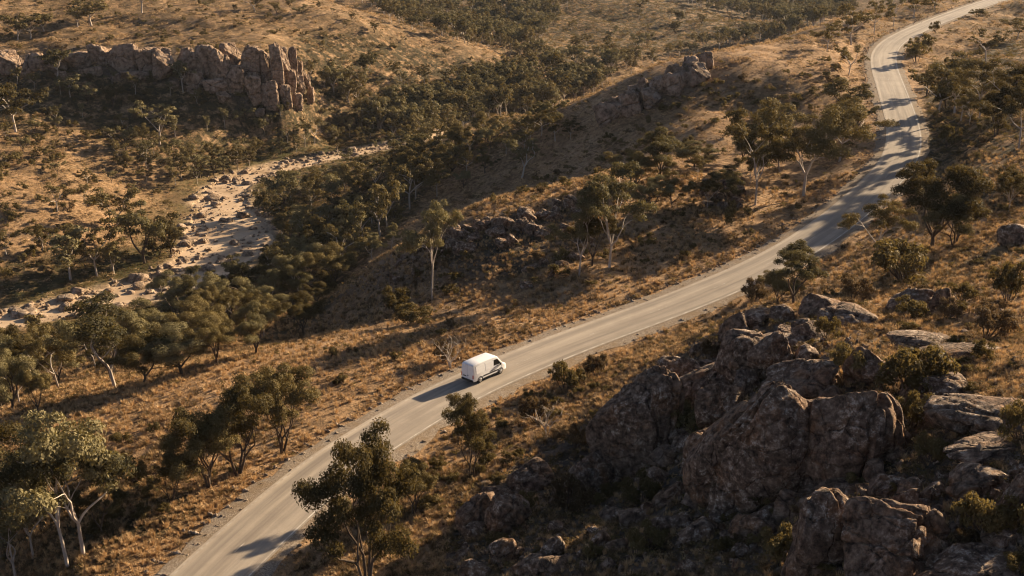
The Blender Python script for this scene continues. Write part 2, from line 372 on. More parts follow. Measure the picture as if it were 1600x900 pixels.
w1 = m.noise(.07, 4, .6, p); w2 = m.noise(.9, 4, .6, p)
c = m.ramp(w1, [(.34, (.14, .10, .062)), (.42, (.40, .285, .18)), (.62, (.58, .43, .285))])
m.pbr(c, m.rng(w1, .38, .48, .2, .85), m.bump(w2, .25, .06), spec=.12); M_WATER = m.m

# ---- rock
def rock_mat(name, dark, midc, light, orange, lich, lichc=(.46, .44, .40), sc=1.0):
    m = Mat(name); p = m.pos(); 
    a = m.noise(.45 * sc, 6, .65, p, .6); b = m.noise(1.9 * sc, 7, .72, p); cc = m.noise(7. * sc, 5, .7, p)
    c = m.ramp(b, [(.36, dark), (.50, midc), (.66, light)])
    c = m.mix(m.rng(a, .50, .68, 0, .75), c, m.ramp(b, [(.40, tuple(k * .35 for k in orange)), (.6, orange)]))
    lv = m.math('MULTIPLY', m.math('MULTIPLY', m.rng(m.noise(1.9 * sc, 8, .82, p), .53, .575), m.rng(m.noise(.3 * sc, 3, .5, p), .42, .58)), m.rng(cc, .44, .52))
    c = m.mix(m.math('MULTIPLY', lv, lich), c, lichc)
    c = m.mix(m.rng(m.noise(.8 * sc, 5, .7, p, 1.), .60, .74, 0, .8), c, tuple(k * .55 for k in dark))
    h = m.math('ADD', m.math('MULTIPLY', b, .8), m.math('MULTIPLY', cc, .28))
    vo = m.n('ShaderNodeTexVoronoi', feature='DISTANCE_TO_EDGE'); vo.inputs['Scale'].default_value = .55 * sc
    wv = m.n('ShaderNodeVectorMath', operation='ADD'); nz_ = m.n('ShaderNodeTexNoise'); nz_.inputs['Scale'].default_value = 1.1 * sc; nz_.inputs['Detail'].default_value = 4; m.l(p, nz_.inputs['Vector'])
    m.l(p, wv.inputs[0]); m.l(nz_.outputs['Color'], wv.inputs[1]); m.l(wv.outputs[0], vo.inputs['Vector'])
    h = m.math('ADD', h, m.rng(vo.outputs['Distance'], 0, .05, -.5, 0))
    m.pbr(c, .9, m.bump(h, 1., .34 / sc), spec=.2); return m.m
M_ROCK = rock_mat('lichen_spotted_granite', (.042, .028, .019), (.175, .117, .079), (.37, .26, .178), (.37, .18, .078), .8, (.60, .52, .42))
M_ROCK_SHADE = M_ROCK
M_CLIFF = rock_mat('weathered_cliff_rock', (.10, .068, .046), (.31, .215, .148), (.48, .35, .25), (.36, .22, .125), .3, sc=.35)
M_STONE = rock_mat('pale_river_stone', (.09, .062, .042), (.30, .215, .145), (.54, .41, .295), (.32, .20, .11), .3, sc=.5)
M_RUBBLE = rock_mat('pale_road_rubble', (.15, .11, .08), (.30, .23, .168), (.50, .40, .30), (.34, .22, .13), .2, sc=1.2)

# ---- plants
def leaf_mat(name, dark, lightc, trans=.35, tcol=(.20, .17, .04)):
    m = Mat(name); p = m.pos()
    f = m.math('ADD', m.math('MULTIPLY', m.noise(.8, 3, .6, p), .4), m.math('MULTIPLY', m.rnd(), .75))
    c = m.ramp(f, [(.16, dark), (.78, lightc)])
    d = m.n('ShaderNodeBsdfPrincipled'); m.l(c, d.inputs['Base Color']); d.inputs['Roughness'].default_value = .75; d.inputs['Specular IOR Level'].default_value = .12
    t = m.n('ShaderNodeBsdfTranslucent'); t.inputs[0].default_value = (*tcol, 1)
    mx = m.n('ShaderNodeMixShader'); mx.inputs[0].default_value = trans
    m.l(d.outputs[0], mx.inputs[1]); m.l(t.outputs[0], mx.inputs[2]); m.l(mx.outputs[0], m.out.inputs[0]); return m.m
M_LEAF = leaf_mat('grey_olive_gum_leaves', (.045, .041, .020), (.23, .195, .098), .28, (.18, .14, .045))
M_LEAFD = leaf_mat('dark_olive_leaves', (.030, .026, .011), (.19, .148, .062), .28, (.165, .115, .032))
M_LEAFS = leaf_mat('golden_olive_shrub_leaves', (.042, .036, .016), (.15, .112, .046), .32, (.19, .135, .04))
M_STRAW = leaf_mat('dry_straw', (.27, .165, .078), (.68, .475, .26), .28, (.46, .295, .135))
M_SCRUB = leaf_mat('dry_brown_scrub', (.05, .034, .018), (.19, .128, .066), .28, (.17, .11, .048))
m = Mat('pale_smooth_bark'); p = m.objc()
mp = m.n('ShaderNodeMapping'); mp.inputs['Scale'].default_value = (3, 3, .6); m.l(p, mp.inputs[0]); b = m.noise(1.6, 5, .65, mp.outputs[0])
m.pbr(m.ramp(b, [(.3, (.20, .155, .12)), (.5, (.46, .39, .32)), (.75, (.62, .55, .47))]), .75, spec=.2); M_BARKW = m.m
m = Mat('dark_rough_bark'); p = m.objc()
mp = m.n('ShaderNodeMapping'); mp.inputs['Scale'].default_value = (4, 4, .7); m.l(p, mp.inputs[0]); b = m.noise(2.5, 5, .7, mp.outputs[0])
m.pbr(m.ramp(b, [(.3, (.035, .026, .02)), (.7, (.17, .125, .09))]), .9, m.bump(b, .6, .05), spec=.1); M_BARKD = m.m

# ------------------------------------------------------------------ ground sheet
nT, nL = len(TH), len(LD)
ii = np.arange(nL - 1)[:, None] * nT + np.arange(nT - 1)[None]
quads = np.stack([ii, ii + nT, ii + nT + 1, ii + 1], -1).reshape(-1, 4)[:, ::-1]
Vt = np.c_[xs, ys, ZG]
seam = np.array([[j * nT + nT - 1, j * nT, (j + 1) * nT, (j + 1) * nT + nT - 1] for j in range(nL - 1)])[:, ::-1]
me = mesh_np('ground', Vt, np.r_[quads, seam])
sand_a = np.maximum((1 - sstep(-1, 4, bank + 2 * noise2(xs / 6, ys / 6, 31))) * vm, 0)
fattr(me, 'sand', sand_a)
uu, vv, dd = proj(xs, ys, ZG)
green = (1 - sstep(4, 22, bank)) * vm * .9
green = np.maximum(green, .55 * inpoly(uu, vv, [(1280, 470), (1330, 430), (1480, 400), (1600, 370), (1600, 440), (1450, 440)]))
fattr(me, 'green', green)
fattr(me, 'rock', np.clip(rocky * .85 + rockB * .6 + .8 * inpoly(uu, vv, [(0, 80), (130, 70), (430, 80), (480, 110), (470, 160), (420, 175), (330, 140), (100, 112), (0, 112)]) + .5 * inpoly(uu, vv, [(930, 165), (1080, 100), (1180, 80), (1150, 130), (1000, 180)]), 0, 1))
SCRUBP = [[(0, 110), (330, 130), (450, 175), (520, 250), (330, 260), (180, 240), (130, 180), (0, 200)], [(470, 60), (560, 60), (800, 110), (860, 130), (860, 200), (700, 260), (520, 250), (450, 170)],
          [(0, 400), (300, 380), (230, 430), (0, 480)], [(390, 300), (500, 250), (700, 240), (650, 330), (560, 420), (400, 480), (430, 400)], [(200, 480), (420, 420), (560, 430), (480, 520), (300, 570), (0, 600), (0, 540)],
          [(860, 110), (1250, 50), (1330, 0), (600, 0), (640, 40), (800, 80)], [(690, 420), (740, 350), (900, 315), (930, 380), (800, 440)],
          [(1450, 100), (1600, 60), (1600, 330), (1440, 330)], [(0, 760), (200, 720), (330, 790), (150, 900), (0, 900)], [(690, 900), (720, 770), (940, 640), (1130, 500), (1600, 560), (1600, 900)]]
scr = np.zeros(len(xs))
for pl in SCRUBP: scr = np.maximum(scr, inpoly(uu, vv, pl))
S2 = scr.reshape(TG.shape)
for _ in range(8):
    S2[1:-1, 1:-1] = (S2[:-2, 1:-1] + S2[2:, 1:-1] + S2[1:-1, :-2] + S2[1:-1, 2:] + S2[1:-1, 1:-1]) / 5
fattr(me, 'scrub', np.clip(.25 + (.42 * sstep(300, 420, ds)) + S2.ravel() * .8, 0, 1))
ground = ob('ground', me, M_GROUND); tag(ground, 'rolling brown hills of dry grass and bare soil round the valley', 'hillside', kind='structure')

# ------------------------------------------------------------------ road
def frames(P):
    t = np.gradient(P[:, :2], axis=0); t /= np.linalg.norm(t, axis=1)[:, None] + 1e-9
    return t, np.stack([t[:, 1], -t[:, 0]], 1)       # tangent, right-hand normal
RT, RN = frames(ROAD); RS = np.r_[0, np.cumsum(np.linalg.norm(np.diff(ROAD[:, :2], axis=0), axis=1))]
def ribbon(name, offs, lift, idx=None, uvw=None, zfun=None, jit=0):
    P = ROAD if idx is None else ROAD[idx]; N = RN if idx is None else RN[idx]; S = RS if idx is None else RS[idx]
    k = len(offs); V = []
    for i in range(len(P)):
        for q, o in enumerate(offs):
            oo = o + (jit * noise2(S[i] / 3.1, q * 9.1, 77) + .6 * jit * noise2(S[i] / .9, q * 5.1, 78) if q in (0, k - 1) else 0)
            crown = -.012 * abs(oo)
            z = P[i, 2] + lift + crown + (zfun(oo) if zfun else 0)
            V.append((P[i, 0] + N[i, 0] * oo, P[i, 1] + N[i, 1] * oo, z))
    Fq = [(i * k + q, i * k + q + 1, (i + 1) * k + q + 1, (i + 1) * k + q) for i in range(len(P) - 1) for q in range(k - 1)]
    me = mesh_np(name, V, Fq)
    uv = me.uv_layers.new(name='UVMap'); lv = np.empty(len(me.loops), np.int32); me.loops.foreach_get('vertex_index', lv)
    co = np.stack([np.tile((np.array(offs) + 5) / 10, len(P)), np.repeat(S, k)], 1)[lv]
    uv.data.foreach_set('uv', co.astype(np.float32).ravel()); return me
road = ob('road', ribbon('road', list(np.linspace(-3.35, 3.35, 13)), .07), M_ROAD); tag(road, 'pale dusty sealed road winding up the hillside', 'road', kind='structure')
gs = ob('road_shoulder', ribbon('road_shoulder', [-5.0, -4.4, -3.7, -3.2, 3.2, 3.7, 4.3, 4.75], .03, jit=.5, zfun=lambda o: -.10 * max(0, abs(o) - 4.2)), M_GRAVEL, road)
fi = np.arange(0, len(ROAD))
ob('edge_line', ribbon('edge_line', [3.02, 3.15], .078, fi[:320]), M_PAINT, road)
ob('edge_line', ribbon('edge_line', [-3.12, -3.0], .078, fi[:320]), M_PAINT2, road)
for s0 in np.arange(6, 330, 12.):
    k = np.nonzero((RS >= s0) & (RS <= s0 + 3.6))[0]
    if len(k) > 1: ob('centre_dash', ribbon('centre_dash', [-.06, .06], .079, k), M_PAINT2, road)

# ------------------------------------------------------------------ river
RVT, RVN = frames(RIVER)
V = []; kk = 13
for i in range(len(RIVER)):
    for o in np.linspace(-1, 1, kk):
        w = (RIVER[i, 3] + 5) * o
        V.append((RIVER[i, 0] + RVN[i, 0] * w, RIVER[i, 1] + RVN[i, 1] * w, RIV_Z - .18))
Fq = [(i * kk + q, i * kk + q + 1, (i + 1) * kk + q + 1, (i + 1) * kk + q) for i in range(len(RIVER) - 1) for q in range(kk - 1)]
river = ob('river', mesh_np('river', V, Fq), M_WATER); tag(river, 'shallow silty river winding between pale boulders', 'river', kind='structure')

# ------------------------------------------------------------------ things told apart by their nearest landmark
RANK = []
def ranked(o, lab=None):
    RANK.append((o, o['label'])); return o
LANDM = [(757, 580, 'white van'), (675, 440, 'lone tall white gum'), (940, 400, 'twin white gums'), (1256, 280, 'umbrella-crowned gum'), (1456, 360, 'biggest spreading gum'), (1240, 460, 'bushy roadside gum'), (1000, 700, 'tall standing block'), (1250, 720, 'huge split boulders'),
         (1400, 860, 'big orange-sided block'), (1540, 645, 'broad flat-topped boulder'), (1430, 590, 'round golden bush'), (1428, 472, 'jagged dark boulder'), (826, 752, 'leaning slab'), (737, 730, 'small lone olive tree'), (573, 850, 'slender roadside gum'), (370, 720, 'dark many-stemmed tree'), (440, 690, 'slender-stemmed dark tree'),
         (130, 830, 'tall white-forked gum'), (180, 590, 'lit pale-trunked gum'), (110, 420, 'white-limbed bank gum'), (226, 400, 'bushy bank tree'), (215, 437, 'big pointed river boulder'), (335, 311, 'dark flat river rock'), (48, 480, 'dark domed river boulder'), (350, 408, 'low brown river rock'), (90, 120, 'cliff-end gum'),
         (286, 130, 'mid-cliff gum'), (430, 150, 'cliff end'), (480, 245, 'upper river bend'), (420, 385, 'wide river pool'), (815, 260, 'white-trunked spur gum'), (664, 246, 'lit spur tip'), (475, 510, 'spur-foot tree'), (330, 560, 'golden strip top'), (25, 170, 'yellow-green edge gum'), (184, 340, 'pale-trunked slope gum'),
         (1410, 100, 'S-bend bush'), (1412, 200, 'shadowed upper road'), (1530, 170, 'hillside gum clump'), (1500, 30, 'far end of the road'), (1592, 230, 'tall right-edge gum'), (930, 50, 'far paddocks centre'), (1100, 45, 'far wooded hill'), (620, 46, 'cliff-hill ridge'), (1030, 250, 'wide golden-green tree'), (745, 805, 'sunlit-tipped boulder'), (785, 868, 'round pale boulder'),
         (1530, 890, 'bottom corner boulder'), (880, 590, 'grey-green gravel-edge bush'), (1100, 450, 'straight road'), (1300, 350, 'road curve'), (1180, 790, 'split boulders foot'), (550, 330, 'riverside wood centre'), (320, 490, 'near valley wood edge'), (250, 240, 'far bank bend'), (720, 150, 'valley mouth')]
ORD = ['', 'second ', 'third ', 'fourth ', 'fifth ', 'sixth ', 'seventh ', 'eighth ', 'ninth ', 'tenth ', 'eleventh ', 'twelfth ', 'thirteenth ', 'fourteenth ', 'fifteenth ', 'sixteenth ', 'seventeenth ', 'eighteenth ', 'nineteenth ', 'twentieth ']
def name_ranked():
    B = {}
    for o, lab in RANK:
        u, v, _ = proj(o.location.x, o.location.y, o.location.z); q = [((u - a) ** 2 + (v - b) ** 2, n) for a, b, n in LANDM]; d, n = min(q); B.setdefault((lab, n), []).append((float(d), o))
    for (lab, n), L in B.items():
        for i, (d, o) in enumerate(sorted(L, key=lambda t: t[0])): o['label'] = '%s, %snearest the %s' % (lab, (ORD[i] if i < 20 else '%dth ' % (i + 1)), n)

# ------------------------------------------------------------------ rocks
_ico = {}
def ico(sub):
    if sub not in _ico:
        b = bmesh.new(); bmesh.ops.create_icosphere(b, subdivisions=sub, radius=1); b.verts.ensure_lookup_table()
        _ico[sub] = (np.array([v.co[:] for v in b.verts]), np.array([[q.index for q in f.verts] for f in b.faces])); b.free()
    return _ico[sub]
def rock_mesh(name, seed, sub=4, blocky=.5, cuts=6, cracks=2, rough=1.0, depth=.15):
    r = np.random.default_rng(seed); V, Fs = ico(sub); V = V.copy()
    q = r.normal(size=4); q /= np.linalg.norm(q); a, b, c, d = q
    R = np.array([[1 - 2 * (c * c + d * d), 2 * (b * c - a * d), 2 * (b * d + a * c)], [2 * (b * c + a * d), 1 - 2 * (b * b + d * d), 2 * (c * d - a * b)], [2 * (b * d - a * c), 2 * (c * d + a * b), 1 - 2 * (b * b + c * c)]])
    if blocky > .8: R = np.eye(3)
    D = V @ R; pw = 2 + 4.5 * blocky
    V = V * (1.0 / (np.abs(D) ** pw).sum(1) ** (1 / pw))[:, None]
    for _ in range(cuts):
        nrm = r.normal(size=3); nrm[2] = nrm[2] * .7 + .15; nrm /= np.linalg.norm(nrm); hh = r.uniform(.55, .9)
        t = V @ nrm - hh; V -= np.outer(np.maximum(t, 0) * .95, nrm)
    s = seed * 13.7 % 97
    Nn = V / np.linalg.norm(V, axis=1)[:, None]
    d1 = noise3(V[:, 0] * 1.2 + s, V[:, 1] * 1.2, V[:, 2] * 1.2, seed) * .13 + noise3(V[:, 0] * 3 + s, V[:, 1] * 3, V[:, 2] * 3, seed + 1) * .055
    n3 = noise3(V[:, 0] * 7 + s, V[:, 1] * 7, V[:, 2] * 7, seed + 2); d1 += n3 * .024 + noise3(V[:, 0] * 16, V[:, 1] * 16 + s, V[:, 2] * 16, seed + 3) * .010
    rid = lambda f, k: 1 - 2 * np.abs(noise3(V[:, 0] * f + s, V[:, 1] * f, V[:, 2] * f * .55, seed + k))
    d1 += -.085 * np.maximum(rid(1.3, 21) - .55, 0) - .04 * np.maximum(rid(3.2, 22) - .55, 0) + .008 * rid(9, 23) + .006 * rid(21, 24)
    wob = .16 * noise3(V[:, 0] * 2, V[:, 1] * 2, V[:, 2] * 2 + s, seed + 4) + .04 * noise3(V[:, 0] * 8, V[:, 1] * 8, V[:, 2] * 8 + s, seed + 5)
    for _ in range(cracks):
        nrm = r.normal(size=3); nrm[2] *= .5; nrm /= np.linalg.norm(nrm); off = r.uniform(-.45, .45)
        t = V @ nrm - off + wob; d1 = d1 - depth * np.exp(-(t / .038) ** 2) + .05 * np.tanh(t * 9) * (r.random() - .4)
    V = V + Nn * (d1 * rough)[:, None]
    return mesh_np(name, V, Fs)
def rock_at(name, u, v, w, h, me, label, cat='boulder', group=None, mat=None, parent=None, deep=.8, sink=.45, tilt=0, yaw=0, p=None, stand=False):
    p0 = hit(u, v) if p is None else p
    k = mpp(p0); rx = w * k / 2; ry = rx * deep
    el = math.atan2(CAM_H - p0[2], math.hypot(p0[0], p0[1]))
    q = (h * k / 2) ** 2 - (ry * math.sin(el)) ** 2
    if q < (.3 * h * k / 2) ** 2: ry = .8 * (h * k / 2) / max(math.sin(el), .05); ry = min(ry, rx * deep); q = max((h * k / 2) ** 2 - (ry * math.sin(el)) ** 2, (.3 * h * k / 2) ** 2)
    rz = math.sqrt(q) / math.cos(el)
    if stand: p0 = hit(u, v + h * .40); p0 = p0 + np.array([0, ry * .35, rz * .82]); rx, rz = rx * 1.03, rz * 1.05
    elif p is None: p0 = hit(u, v, rz * sink)
    o = bpy.data.objects.new(name, me); COL.objects.link(o)
    if not me.materials: me.materials.append(mat or M_ROCK)
    o.location = p0; o.scale = (rx, ry, rz); o.rotation_euler = (0, math.radians(tilt), -math.atan2(p0[0], p0[1]) + yaw)
    if parent is not None: o.parent = parent
    else: tag(o, label, cat, group)
    return o
#            u     v     w    h   blocky cuts cracks tilt  label
BIG = [(1192, 712, 175, 235, .35, 5, 3, 14, 'huge lichen-streaked boulder, left half of the split pair on the rocky crest'),
       (1312, 692, 150, 210, .35, 4, 2, 6, 'huge dark domed boulder, right half of the split pair on the rocky crest'),
       (1000, 684, 118, 178, .95, 4, 3, 6, 'tall brown standing block at the outer end of the rocky crest above the grass'),
       (1060, 590, 70, 62, .4, 5, 1, 15, 'dark rounded boulder just behind the tall standing block'),
       (1102, 600, 105, 66, .3, 5, 2, -25, 'low dark slab sloping between the standing block and the upper boulders'),
       (1166, 572, 82, 100, .5, 5, 2, 10, 'upright grey boulder with a pitted face above the huge split pair'),
       (1212, 568, 66, 86, .45, 5, 2, 12, 'brown boulder leaning on the pitted upright one, below the top slabs'),
       (1252, 602, 112, 66, .4, 5, 2, -12, 'orange-sided wedge boulder resting right on top of the huge split pair'),
       (1235, 536, 100, 40, .25, 4, 2, -6, 'flat sunlit slab on top of the rocky crest beside a small grey bush'),
       (1152, 520, 46, 56, .4, 5, 1, 8, 'upright boulder at the roadward corner of the rocky crest'),
       (1186, 500, 58, 32, .3, 4, 1, -5, 'small low rock at the back edge of the crest under the roadside tree'),
       (1282, 482, 56, 40, .6, 5, 2, 0, 'dark square boulder at the back of the crest, nearest the roadside tree'),
       (1320, 500, 82, 44, .25, 3, 2, -4, 'smooth whaleback boulder with a sunlit top next to the dark square one'),
       (1428, 472, 76, 44, .4, 6, 3, -10, 'jagged dark boulder with orange soil below it on the upper grass'),
       (1470, 478, 30, 46, .6, 5, 1, 6, 'small upright stone next to the jagged dark boulder'),
       (1432, 535, 100, 34, .3, 4, 2, -4, 'pale flat slab behind the round golden bush'),
       (1505, 548, 110, 30, .25, 4, 2, -6, 'long pale cracked slab sloping beside the spiky grass clump'),
       (1352, 582, 62, 66, .4, 5, 2, 5, 'shaded brown boulder between the two bushes above the split pair'),
       (1540, 646, 160, 66, .35, 5, 3, -6, 'broad flat-topped boulder with sunlit ledges below the grassy slope'),
       (1548, 702, 120, 52, .4, 5, 3, -16, 'layered boulder with a sunlit top, second of the tier under the broad one'),
       (1530, 758, 96, 58, .4, 5, 2, -10, 'brown cracked boulder at the foot of the layered tier'),
       (1590, 785, 62, 92, .35, 5, 2, 10, 'rounded boulder cut off by the picture edge beside the layered tier'),
       (1274, 850, 112, 140, .4, 5, 2, 12, 'tall lichen-spotted boulder in deep shade below the huge split pair'),
       (1402, 862, 170, 130, .5, 5, 2, 8, 'big orange-sided block with white lichen at the bottom of the picture'),
       (1530, 895, 190, 80, .3, 4, 2, -6, 'broad white-flecked boulder in the bottom corner under the round bush'),
       (1344, 818, 54, 70, .4, 5, 1, 18, 'narrow leaning boulder wedged behind the big orange-sided block'),
       (1392, 765, 52, 34, .3, 4, 1, -15, 'small flat grey stone above the big orange-sided block'),
       (1414, 792, 42, 52, .5, 5, 1, 15, 'small pointed pale boulder standing on the big orange-sided block'),
       (1128, 640, 74, 88, .4, 5, 2, 12, 'shaded boulder with a yellow bush on top, left of the huge split pair'),
       (1100, 712, 64, 92, .4, 5, 2, 10, 'dark boulder at the left foot of the huge split pair'),
       (826, 752, 74, 52, .45, 6, 2, -38, 'leaning slab with one sunlit face at the lower end of the crest'),
       (745, 805, 58, 72, .45, 5, 1, 8, 'pointed boulder with a sunlit tip, lowest of the crest beside the grass'),
       (795, 808, 62, 66, .4, 5, 2, 5, 'grey shaded boulder next to the sunlit-tipped one'),
       (925, 748, 66, 72, .3, 4, 1, 5, 'dark smooth boulder at the foot of the tall standing block'),
       (770, 772, 60, 34, .4, 6, 2, -10, 'rough dark rock behind the leaning slab near the sapling'),
       (785, 868, 46, 48, .3, 4, 1, 10, 'round pale boulder in the shade near the bottom edge'),
       (748, 893, 52, 36, .3, 4, 1, 0, 'low round boulder cut by the bottom edge, beside the round pale one'),
       (832, 884, 56, 36, .35, 4, 1, -12, 'flattish grey boulder at the bottom edge, next to the round pale one'),
       (862, 862, 40, 44, .35, 4, 1, 10, 'egg-shaped grey boulder in the shade above the flattish one'),
       (1300, 762, 110, 42, .3, 4, 2, -14, 'pale low rock lying against the foot of the huge domed boulder'),
       (1232, 800, 60, 60, .4, 5, 1, 20, 'dark boulder wedged under the huge split pair above the lichen-spotted one'),
       (1175, 832, 60, 46, .4, 5, 1, 0, 'grey block in the shaded scree below the huge split pair'),
       (1090, 830, 60, 40, .35, 5, 1, -14, 'dull grey boulder in the middle of the shaded scree'),
       (985, 815, 54, 36, .35, 5, 1, -8, 'small mossy boulder below the tall standing block'),
       (1586, 372, 46, 38, .4, 5, 1, 0, 'dark boulder on the grass at the right picture edge above the crest'),
       (1455, 610, 100, 60, .35, 4, 1, -4, 'shaded boulder right under the round golden bush'),
       (1468, 655, 60, 40, .35, 4, 1, -4, 'small dark boulder between the domed boulder and the broad flat-topped one')]
for i, (u, v, w, h, bl, cu, cr, ti, lab) in enumerate(BIG):
    sub = 6 if w * h > 17000 else (5 if w * h > 3300 else 4)
    me = rock_mesh('boulder', 100 + i, sub, bl * .8, cu - 1, cr + 2, .9)
    rock_at('boulder', u, v, w * 1.0, h * 1.0, me, lab, tilt=ti, deep=.8, sink=.4)
ROCKP = [rock_mesh('stone', 300 + i, 3, random.uniform(.2, .6), 6, 1, 1.1) for i in range(9)]
for q in ROCKP: q.materials.append(M_ROCK)
def pick_in(poly, rnd):
    a = np.array(poly); 
    while True:
        u = rnd.uniform(a[:, 0].min(), a[:, 0].max()); v = rnd.uniform(a[:, 1].min(), a[:, 1].max())
        if inpoly(np.array([u]), np.array([v]), poly)[0]: return u, v
rr = random.Random(5)
CREST = [(720, 850), (760, 790), (940, 760), (1060, 600), (1140, 600), (1130, 700), (1240, 800), (1220, 890), (700, 900)]
for i in range(80):
    u, v = pick_in(CREST, rr); s = 12 + 48 * rr.random() ** 2
    ranked(rock_at('stone', u, v, s, s * rr.uniform(.55, .8), rr.choice(ROCKP), 'small grey stone in the scree', 'stone', 'stones in the shaded scree', yaw=rr.uniform(0, 6)))
for i in range(46):
    u, v = pick_in([(1130, 520), (1300, 480), (1600, 440), (1600, 620), (1400, 660), (1250, 600)], rr); s = rr.uniform(8, 24)
    ranked(rock_at('stone', u, v, s, s * rr.uniform(.45, .7), rr.choice(ROCKP), 'small sunlit stone on the crest', 'stone', 'stones on the sunlit crest', yaw=rr.uniform(0, 6), sink=.2))
for i in range(34):
    u, v = pick_in([(1380, 640), (1600, 690), (1600, 900), (1330, 900), (1340, 780)], rr); s = rr.uniform(12, 40)
    ranked(rock_at('stone', u, v, s, s * rr.uniform(.5, .8), rr.choice(ROCKP), 'small lichen-flecked stone', 'stone', 'stones between the lower boulders', yaw=rr.uniform(0, 6)))
FILL = [rock_mesh('boulder', 340 + i, 4, random.uniform(.2, .5), 5, 2, 1.0) for i in range(8)]
for q in FILL: q.materials.append(M_ROCK)
for i in range(62):
    u, v = pick_in([(955, 640), (1060, 565), (1150, 505), (1290, 480), (1320, 540), (1340, 640), (1390, 760), (1240, 830), (1130, 800), (960, 790)], rr); s = 24 + 44 * rr.random() ** 1.5
    ranked(rock_at('boulder', u, v, s, s * rr.uniform(.6, .95), rr.choice(FILL), 'brown boulder packed in the outcrop', 'boulder', 'boulders packed in the outcrop', yaw=rr.uniform(0, 6), tilt=rr.uniform(-20, 20), sink=.15))
for i in range(34):
    u, v = pick_in([(1380, 640), (1480, 690), (1600, 720), (1600, 900), (1330, 900), (1250, 800), (1340, 780)], rr); s = 28 + 50 * rr.random() ** 1.5
    ranked(rock_at('boulder', u, v, s, s * rr.uniform(.55, .85), rr.choice(FILL), 'dark boulder of the lower corner', 'boulder', 'boulders of the lower corner', yaw=rr.uniform(0, 6), tilt=rr.uniform(-20, 20), sink=.1))
# outcrops on the two spurs across the road
def outcrop(name, spots, label, seed, mat, stand=False):
    rr = random.Random(seed); e = ob(name, None, None, None, hit(*spots[0][:2])); tag(e, label, 'rock outcrop'); bpy.context.view_layer.update()
    inv = Matrix.Translation(-Vector(e.location))
    for (u, v, w, h) in spots:
        o = rock_at('rock_block', u, v, w, h, rr.choice(OUTP[mat]), None, parent=e, sink=.3, stand=stand, yaw=rr.uniform(-.5, .5), tilt=rr.uniform(-15, 15))
        o.location = Vector(o.location) - e.location
OUTP = {k: [] for k in ('rock', 'cliff')}
for i in range(7):
    a = rock_mesh('rock_block', 400 + i, 4, .5, 6, 2, 1.2); a.materials.append(M_ROCK); OUTP['rock'].append(a)
    a = rock_mesh('rock_block', 450 + i, 5, 1.0, 3, 3, 1.1); a.materials.append(M_CLIFF); OUTP['cliff'].append(a)
rr = random.Random(9)
outcrop('rock_outcrop', [(690 + i * 6 + rr.uniform(-6, 6), 374 - i * 1.5 + rr.uniform(-8, 34), rr.uniform(16, 36), rr.uniform(14, 28)) for i in range(36)], 'dark craggy outcrop along the shaded crest behind the tall white gum', 3, 'rock')
outcrop('rock_outcrop', [(820 + i * 8 + rr.uniform(-6, 6), 438 - i * 4 + rr.uniform(-14, 14), rr.uniform(10, 24), rr.uniform(8, 18)) for i in range(14)], 'grey rubble outcrop low on the shaded slope left of the twin gums', 4, 'rock')
outcrop('rock_outcrop', [(600 + i * 7 + rr.uniform(-6, 6), 425 - i * 4 + rr.uniform(-10, 26), rr.uniform(8, 20), rr.uniform(8, 15)) for i in range(14)], 'scattered dark rocks on the shaded lower spur beside the lone bush', 5, 'rock')
outcrop('rock_outcrop', [(935 + i * 6.2 + rr.uniform(-5, 5), 180 - i * 3.0 + rr.uniform(-6, 14), rr.uniform(18, 34), rr.uniform(22, 38)) for i in range(27)], 'row of rounded crags along the far ridge crest below the wooded valley', 6, 'cliff', True)
outcrop('rock_outcrop', [(1120 + rr.uniform(-25, 40), 300 + rr.uniform(-22, 25), rr.uniform(10, 26), rr.uniform(9, 20)) for i in range(16)], 'shaded rocks on the slope below the umbrella-crowned gums', 7, 'rock')
# cliff: pillars and blocks
CL = [(18, 100, 40, 34), (50, 102, 36, 30), (86, 100, 40, 26), (120, 96, 40, 28), (158, 88, 38, 40), (192, 92, 42, 42), (228, 98, 40, 46), (258, 104, 38, 44), (288, 96, 30, 36), (304, 104, 30, 46), (322, 98, 30, 54), (343, 106, 32, 62), (300, 124, 32, 22), (334, 134, 36, 20),
      (364, 92, 34, 42), (365, 126, 34, 46), (392, 104, 30, 60), (396, 142, 28, 44), (416, 110, 30, 72), (420, 150, 30, 44), (434, 118, 20, 84), (446, 112, 18, 60), (456, 104, 18, 48), (438, 96, 22, 30), (466, 116, 16, 42), (210, 118, 40, 18), (140, 112, 36, 16), (455, 132, 16, 44), (470, 138, 16, 34), (484, 150, 15, 24), (462, 160, 20, 26), (446, 152, 20, 36), (478, 126, 14, 30), (300, 140, 20, 14), (270, 132, 18, 12), (350, 152, 22, 14), (405, 176, 20, 14), (180, 122, 16, 12), (95, 118, 18, 12)]
cliff = ob('rock_cliff', None, None, None, hit(300, 130)); tag(cliff, 'broken brown cliff of rock pillars on the hill across the river', 'cliff')
rr = random.Random(21)
for i, (u, v, w, h) in enumerate(CL):
    o = rock_at('rock_pillar', u, v, w * rr.uniform(.9, 1.02), h * rr.uniform(.86, 1.06), OUTP['cliff'][i % 7], None, parent=cliff, stand=True, deep=.8, yaw=rr.uniform(-.25, .25), tilt=rr.uniform(-5, 5))
    o.location = Vector(o.location) - cliff.location
